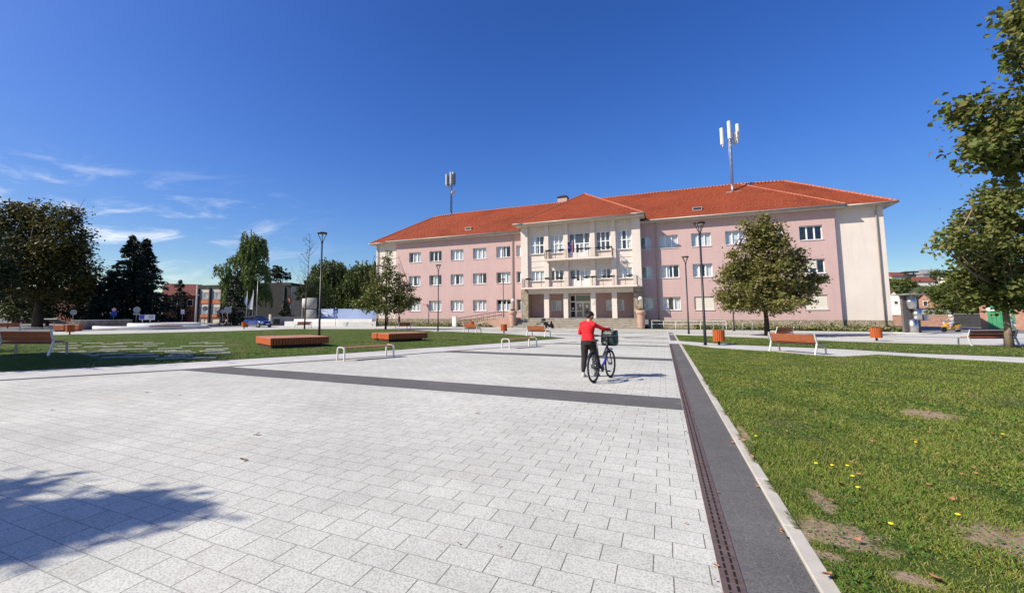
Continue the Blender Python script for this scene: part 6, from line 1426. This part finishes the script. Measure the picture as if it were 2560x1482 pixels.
def person(l,rz,label,J,top='red',legs='blackcloth',shoes=('shoe','shoe'),hair='bun',fine=True,head_yaw=0,head_tilt=0,name='person',sleeve=True,loose=1.0,helmet=False):
    """J: joints in local metres; y is forward"""
    r=empty(name,l,rz,label,'person'); g=lambda k_: Vector(J[k_]); hd=g('head'); HR=Matrix.Rotation(head_yaw,3,'Z')@Matrix.Rotation(head_tilt,3,'X')
    B=MB(); pel,ch,nk=g('pelvis'),g('chest'),g('neck')
    B.tube([pel-Vector((0,0,.08)),pel,pel.lerp(ch,.5),ch,nk-Vector((0,0,.05))],[(.13,.09),(.155,.10),(.125,.085),(.155,.10),(.07,.06)],14,axis=(1,0,0))
    B.tube([nk-Vector((0,0,.08)),nk,hd-Vector((0,0,.06))],[.062,.052,.05],10)
    B.ell(hd+HR@Vector((0,-.01,.02)),(.075,.093,.105),16,12,rot=HR); B.ell(hd+HR@Vector((0,.03,-.045)),(.055,.06,.065),14,10,rot=HR)
    B.ell(hd+HR@Vector((0,.098,-.012)),(.013,.022,.022),8,6,rot=HR); B.ell(hd+HR@Vector((0,.086,-.055)),(.024,.012,.008),8,6,rot=HR)
    for s in (-1,1): B.ell(hd+HR@Vector((s*.076,-.005,-.01)),(.010,.02,.03),8,6,rot=HR)
    for s,S in ((-1,'l'),(1,'r')):
        sh,el,ha=g('sho_'+S),g('elb_'+S),g('han_'+S); B.tube([sh,sh.lerp(el,.5),el,el.lerp(ha,.4),ha],[.05,.043,.038,.036,.024],10)
        d=(ha-el).normalized(); fd=Vector(J.get('fdir_'+S,tuple(d))).normalized(); side=Vector(J.get('palm_'+S,(1,0,0))); side=(side-fd*side.dot(fd)).normalized(); nrm=fd.cross(side)
        B.tube([ha-fd*.01,ha+fd*.04,ha+fd*.085],[(.022,.016),(.036,.014),(.036,.013)],10,axis=tuple(side))
        if fine:
            for q,(o_,ln) in enumerate(((-.028,.055),(-.010,.068),(.010,.064),(.027,.05))):
                b0=ha+fd*.08+side*o_; B.tube([b0,b0+fd*ln*.5,b0+fd*ln*.75+nrm*ln*.35*J.get('curl_'+S,1),b0+fd*ln*.85+nrm*ln*.65*J.get('curl_'+S,1)],[.0095,.009,.008,.007],7)
            b0=ha+fd*.03-side*.034*J.get('thumb_'+S,1); B.tube([b0,b0+fd*.03-side*.022*J.get('thumb_'+S,1),b0+fd*.055-side*.026*J.get('thumb_'+S,1)+nrm*.012],[.012,.010,.008],7)
        hp,kn,an=g('hip_'+S),g('kne_'+S),g('ank_'+S); B.tube([hp,hp.lerp(kn,.5),kn,kn.lerp(an,.35),an],[.082,.068,.052,.05,.034],10)
        ft=Vector(J.get('foot_'+S,(0,1,0))).normalized(); B.tube([an-ft*.04-Vector((0,0,.03)),an+ft*.03-Vector((0,0,.035)),an+ft*.14-Vector((0,0,.055))],[.032,.036,.022],8)
    body=B.build('body',M['skin'],r); fuse(body,.0085 if fine else .018,3)
    # eyes
    if fine:
        for s in (-1,1): MB().ell(hd+HR@Vector((s*.030,.083,.006)),(.011,.006,.006),8,6,rot=HR).build('eye',M['hair'],r)
    T=MB(); hem=pel+Vector((0,0,.02))
    T.tube([hem-Vector((0,0,.05)),hem+Vector((0,0,.02)),pel.lerp(ch,.55),ch+Vector((0,0,-.02)),ch+Vector((0,0,.06)),nk-Vector((0,0,.055))],[(.172*loose,.120),(.165*loose,.122),(.142*loose,.112),(.168*loose,.122),(.150*loose,.105),(.068,.07)],18,axis=(1,0,0))
    for s,S in ((-1,'l'),(1,'r')):
        sh,el,ha=g('sho_'+S),g('elb_'+S),g('han_'+S); T.ell(sh+Vector((s*.004,0,-.008)),(.068,.066,.068),12,8); T.tube([nk+Vector((s*.03,-.01,-.035)),nk.lerp(sh,.55)+Vector((0,-.01,.0)),sh],[.035,.05,.058],12); T.tube([ch+Vector((s*.10,0,.0)),sh-Vector((s*.012,0,.02)),sh.lerp(el,.5),el,el.lerp(ha,.45),ha-(ha-el)*.04],[.070,.060,.053,.049,.047,.036],12)
    fuse(T.build('top',M[top],r),.012 if fine else .02,4)
    W_=MB(); W_.tube([pel+Vector((0,0,.06)),pel-Vector((0,0,.02)),pel-Vector((0,-.005,.12))],[(.150,.105),(.172,.125),(.165,.128)],16,axis=(1,0,0))
    for s,S in ((-1,'l'),(1,'r')):
        hp,kn,an=g('hip_'+S),g('kne_'+S),g('ank_'+S); W_.tube([hp+Vector((0,0,.02)),hp.lerp(kn,.35),kn,kn.lerp(an,.5),an+Vector((0,0,.10)),an+Vector((0,0,.04))],[.098*loose,.092*loose,.074*loose,.066*loose,.052,.042],12)
    fuse(W_.build('trousers',M[legs],r),.012 if fine else .02,4)
    for s,S,sm_ in ((-1,'l',shoes[0]),(1,'r',shoes[1])):
        an=g('ank_'+S); ft=Vector(J.get('foot_'+S,(0,1,0))).normalized(); Q=MB(); Q.tube([an-ft*.065-Vector((0,0,.045)),an-ft*.02-Vector((0,0,.035)),an+ft*.06-Vector((0,0,.045)),an+ft*.15-Vector((0,0,.06)),an+ft*.19-Vector((0,0,.068))],[.034,.045,.043,.036,.018],10); Q.tube([an-Vector((0,0,.04)),an+Vector((0,0,.015))],.042,10); fuse(Q.build('shoe',M[sm_],r),.01,3)
    Hh=MB()
    if helmet:
        Hh.ell(hd+Vector((0,-.01,.035)),(.125,.14,.125),18,12); Hh.build('helmet',M['white'],r)
    else:
        Hh.ell(hd+HR@Vector((0,-.026,.028)),(.084,.092,.094),16,12,rot=HR)
        if hair=='bun': Hh.tube([hd+Vector((-.02,-.06,.07)),hd+Vector((-.06,-.075,.10))],[.04,.045],10); Hh.ell(hd+Vector((-.075,-.08,.115)),(.052,.05,.045),14,10); Hh.ell(hd+HR@Vector((0,-.07,-.04)),(.06,.05,.05),12,8,rot=HR)
        h_=Hh.build('hair',M['hair'],r); fuse(h_,.009,3)
        if hair=='bun':
            Bd=MB(); n=24
            Bd.tube([hd+HR@Vector((.089*math.cos(2*math.pi*q/n),-.02+.102*math.sin(2*math.pi*q/n),.058-.25*.1*math.sin(2*math.pi*q/n))) for q in range(n+1)],[(.015,.005)]*(n+1),8,cap=False,axis=(0,0,1)); Bd.build('headband',M['blackcloth'],r)
    return r
ph_=-math.atan2(.27,1.1)
Jm=dict(pelvis=(0,0,.93),chest=(.0,.015,1.24),neck=(.015,.045,1.42),head=(.04,.10,1.535),sho_l=(-.155,0,1.325),elb_l=(-.235,.02,1.09),han_l=(-.06,.19,1.03),sho_r=(.155,.02,1.325),elb_r=(.315,.17,1.215),han_r=(.455,.36,1.185),fdir_r=(.45,.75,-.25),palm_r=(.8,-.5,.0),curl_r=-1,fdir_l=(.95,.15,-.05),palm_l=(0,1,0),curl_l=1,
  hip_l=(-.085,0,.88),kne_l=(-.10,-.01,.49),ank_l=(-.115,-.07,.085),hip_r=(.085,.02,.88),kne_r=(.10,.16,.50),ank_r=(.10,.22,.085),foot_l=(-.1,1,0),foot_r=(.1,1,0))
person((-1.76,11.44,0),ph_,'person in a bright red top and black trousers pushing a bicycle across the square',Jm,loose=1.07,shoes=('shoe','shoegrey'),head_yaw=-.5,head_tilt=-.38)
def stand(dx=0): return dict(pelvis=(0,0,.93),chest=(0,.01,1.24),neck=(0,.02,1.42),head=(0,.05,1.57),sho_l=(-.17,0,1.345),elb_l=(-.22,-.02,1.1),han_l=(-.17,.14,.93),sho_r=(.17,0,1.345),elb_r=(.22,-.02,1.1),han_r=(.17,.14,.93),hip_l=(-.085,0,.88),kne_l=(-.1,.03,.49),ank_l=(-.11,0,.085),hip_r=(.085,0,.88),kne_r=(.1,.05,.49),ank_r=(.11,.04,.085))
person((-35.6,51.9,0),R(150),'person in dark clothes left of the young tree bench, before the cream end bay',stand(),'blackcloth','blackcloth',('shoegrey','shoegrey'),'short',False,loose=1.1)
person((-33.9,52.3,0),R(100),'person in a navy jacket behind the bench under the young tree, right of two',stand(),'navy','blackcloth',('shoegrey','shoegrey'),'short',False,loose=1.2)
x,y=gp(2549,858); person((x+.5,y+1.6,0),R(200),'person in a white patterned top behind the long bench at the right edge',stand(),'patterned','greycloth',('shoegrey','shoegrey'),'short',False,loose=1.1)
# rider on a yellow scooter, and the parked scooter by the steps
x,y=loc(2374,40.5); s1=empty('motor_scooter',(x,y,0),R(200),'yellow and black motor scooter ridden past the low brick yard wall','scooter'); scooter(s1,'yellow')
Jr=dict(pelvis=(0,0,.88),chest=(0,.10,1.17),neck=(0,.16,1.33),head=(0,.20,1.47),sho_l=(-.17,.12,1.26),elb_l=(-.28,.32,1.06),han_l=(-.28,.60,1.03),sho_r=(.17,.12,1.26),elb_r=(.28,.32,1.06),han_r=(.28,.60,1.03),hip_l=(-.1,.03,.84),kne_l=(-.17,.42,.66),ank_l=(-.15,.40,.34),hip_r=(.1,.03,.84),kne_r=(.17,.42,.66),ank_r=(.15,.40,.34))
q=Vector((math.cos(R(200)),math.sin(R(200)))); person((x-q.x*.25,y-q.y*.25,0),R(200)-R(90),'rider with a white helmet and grey jacket on the yellow scooter',Jr,'greycloth','greycloth',('shoegrey','shoegrey'),'short',False,helmet=True)
s2=empty('motor_scooter',(-12.35,51.2,0),R(62),'black motor scooter with a top box parked before the steps','scooter'); scooter(s2,'black',True)
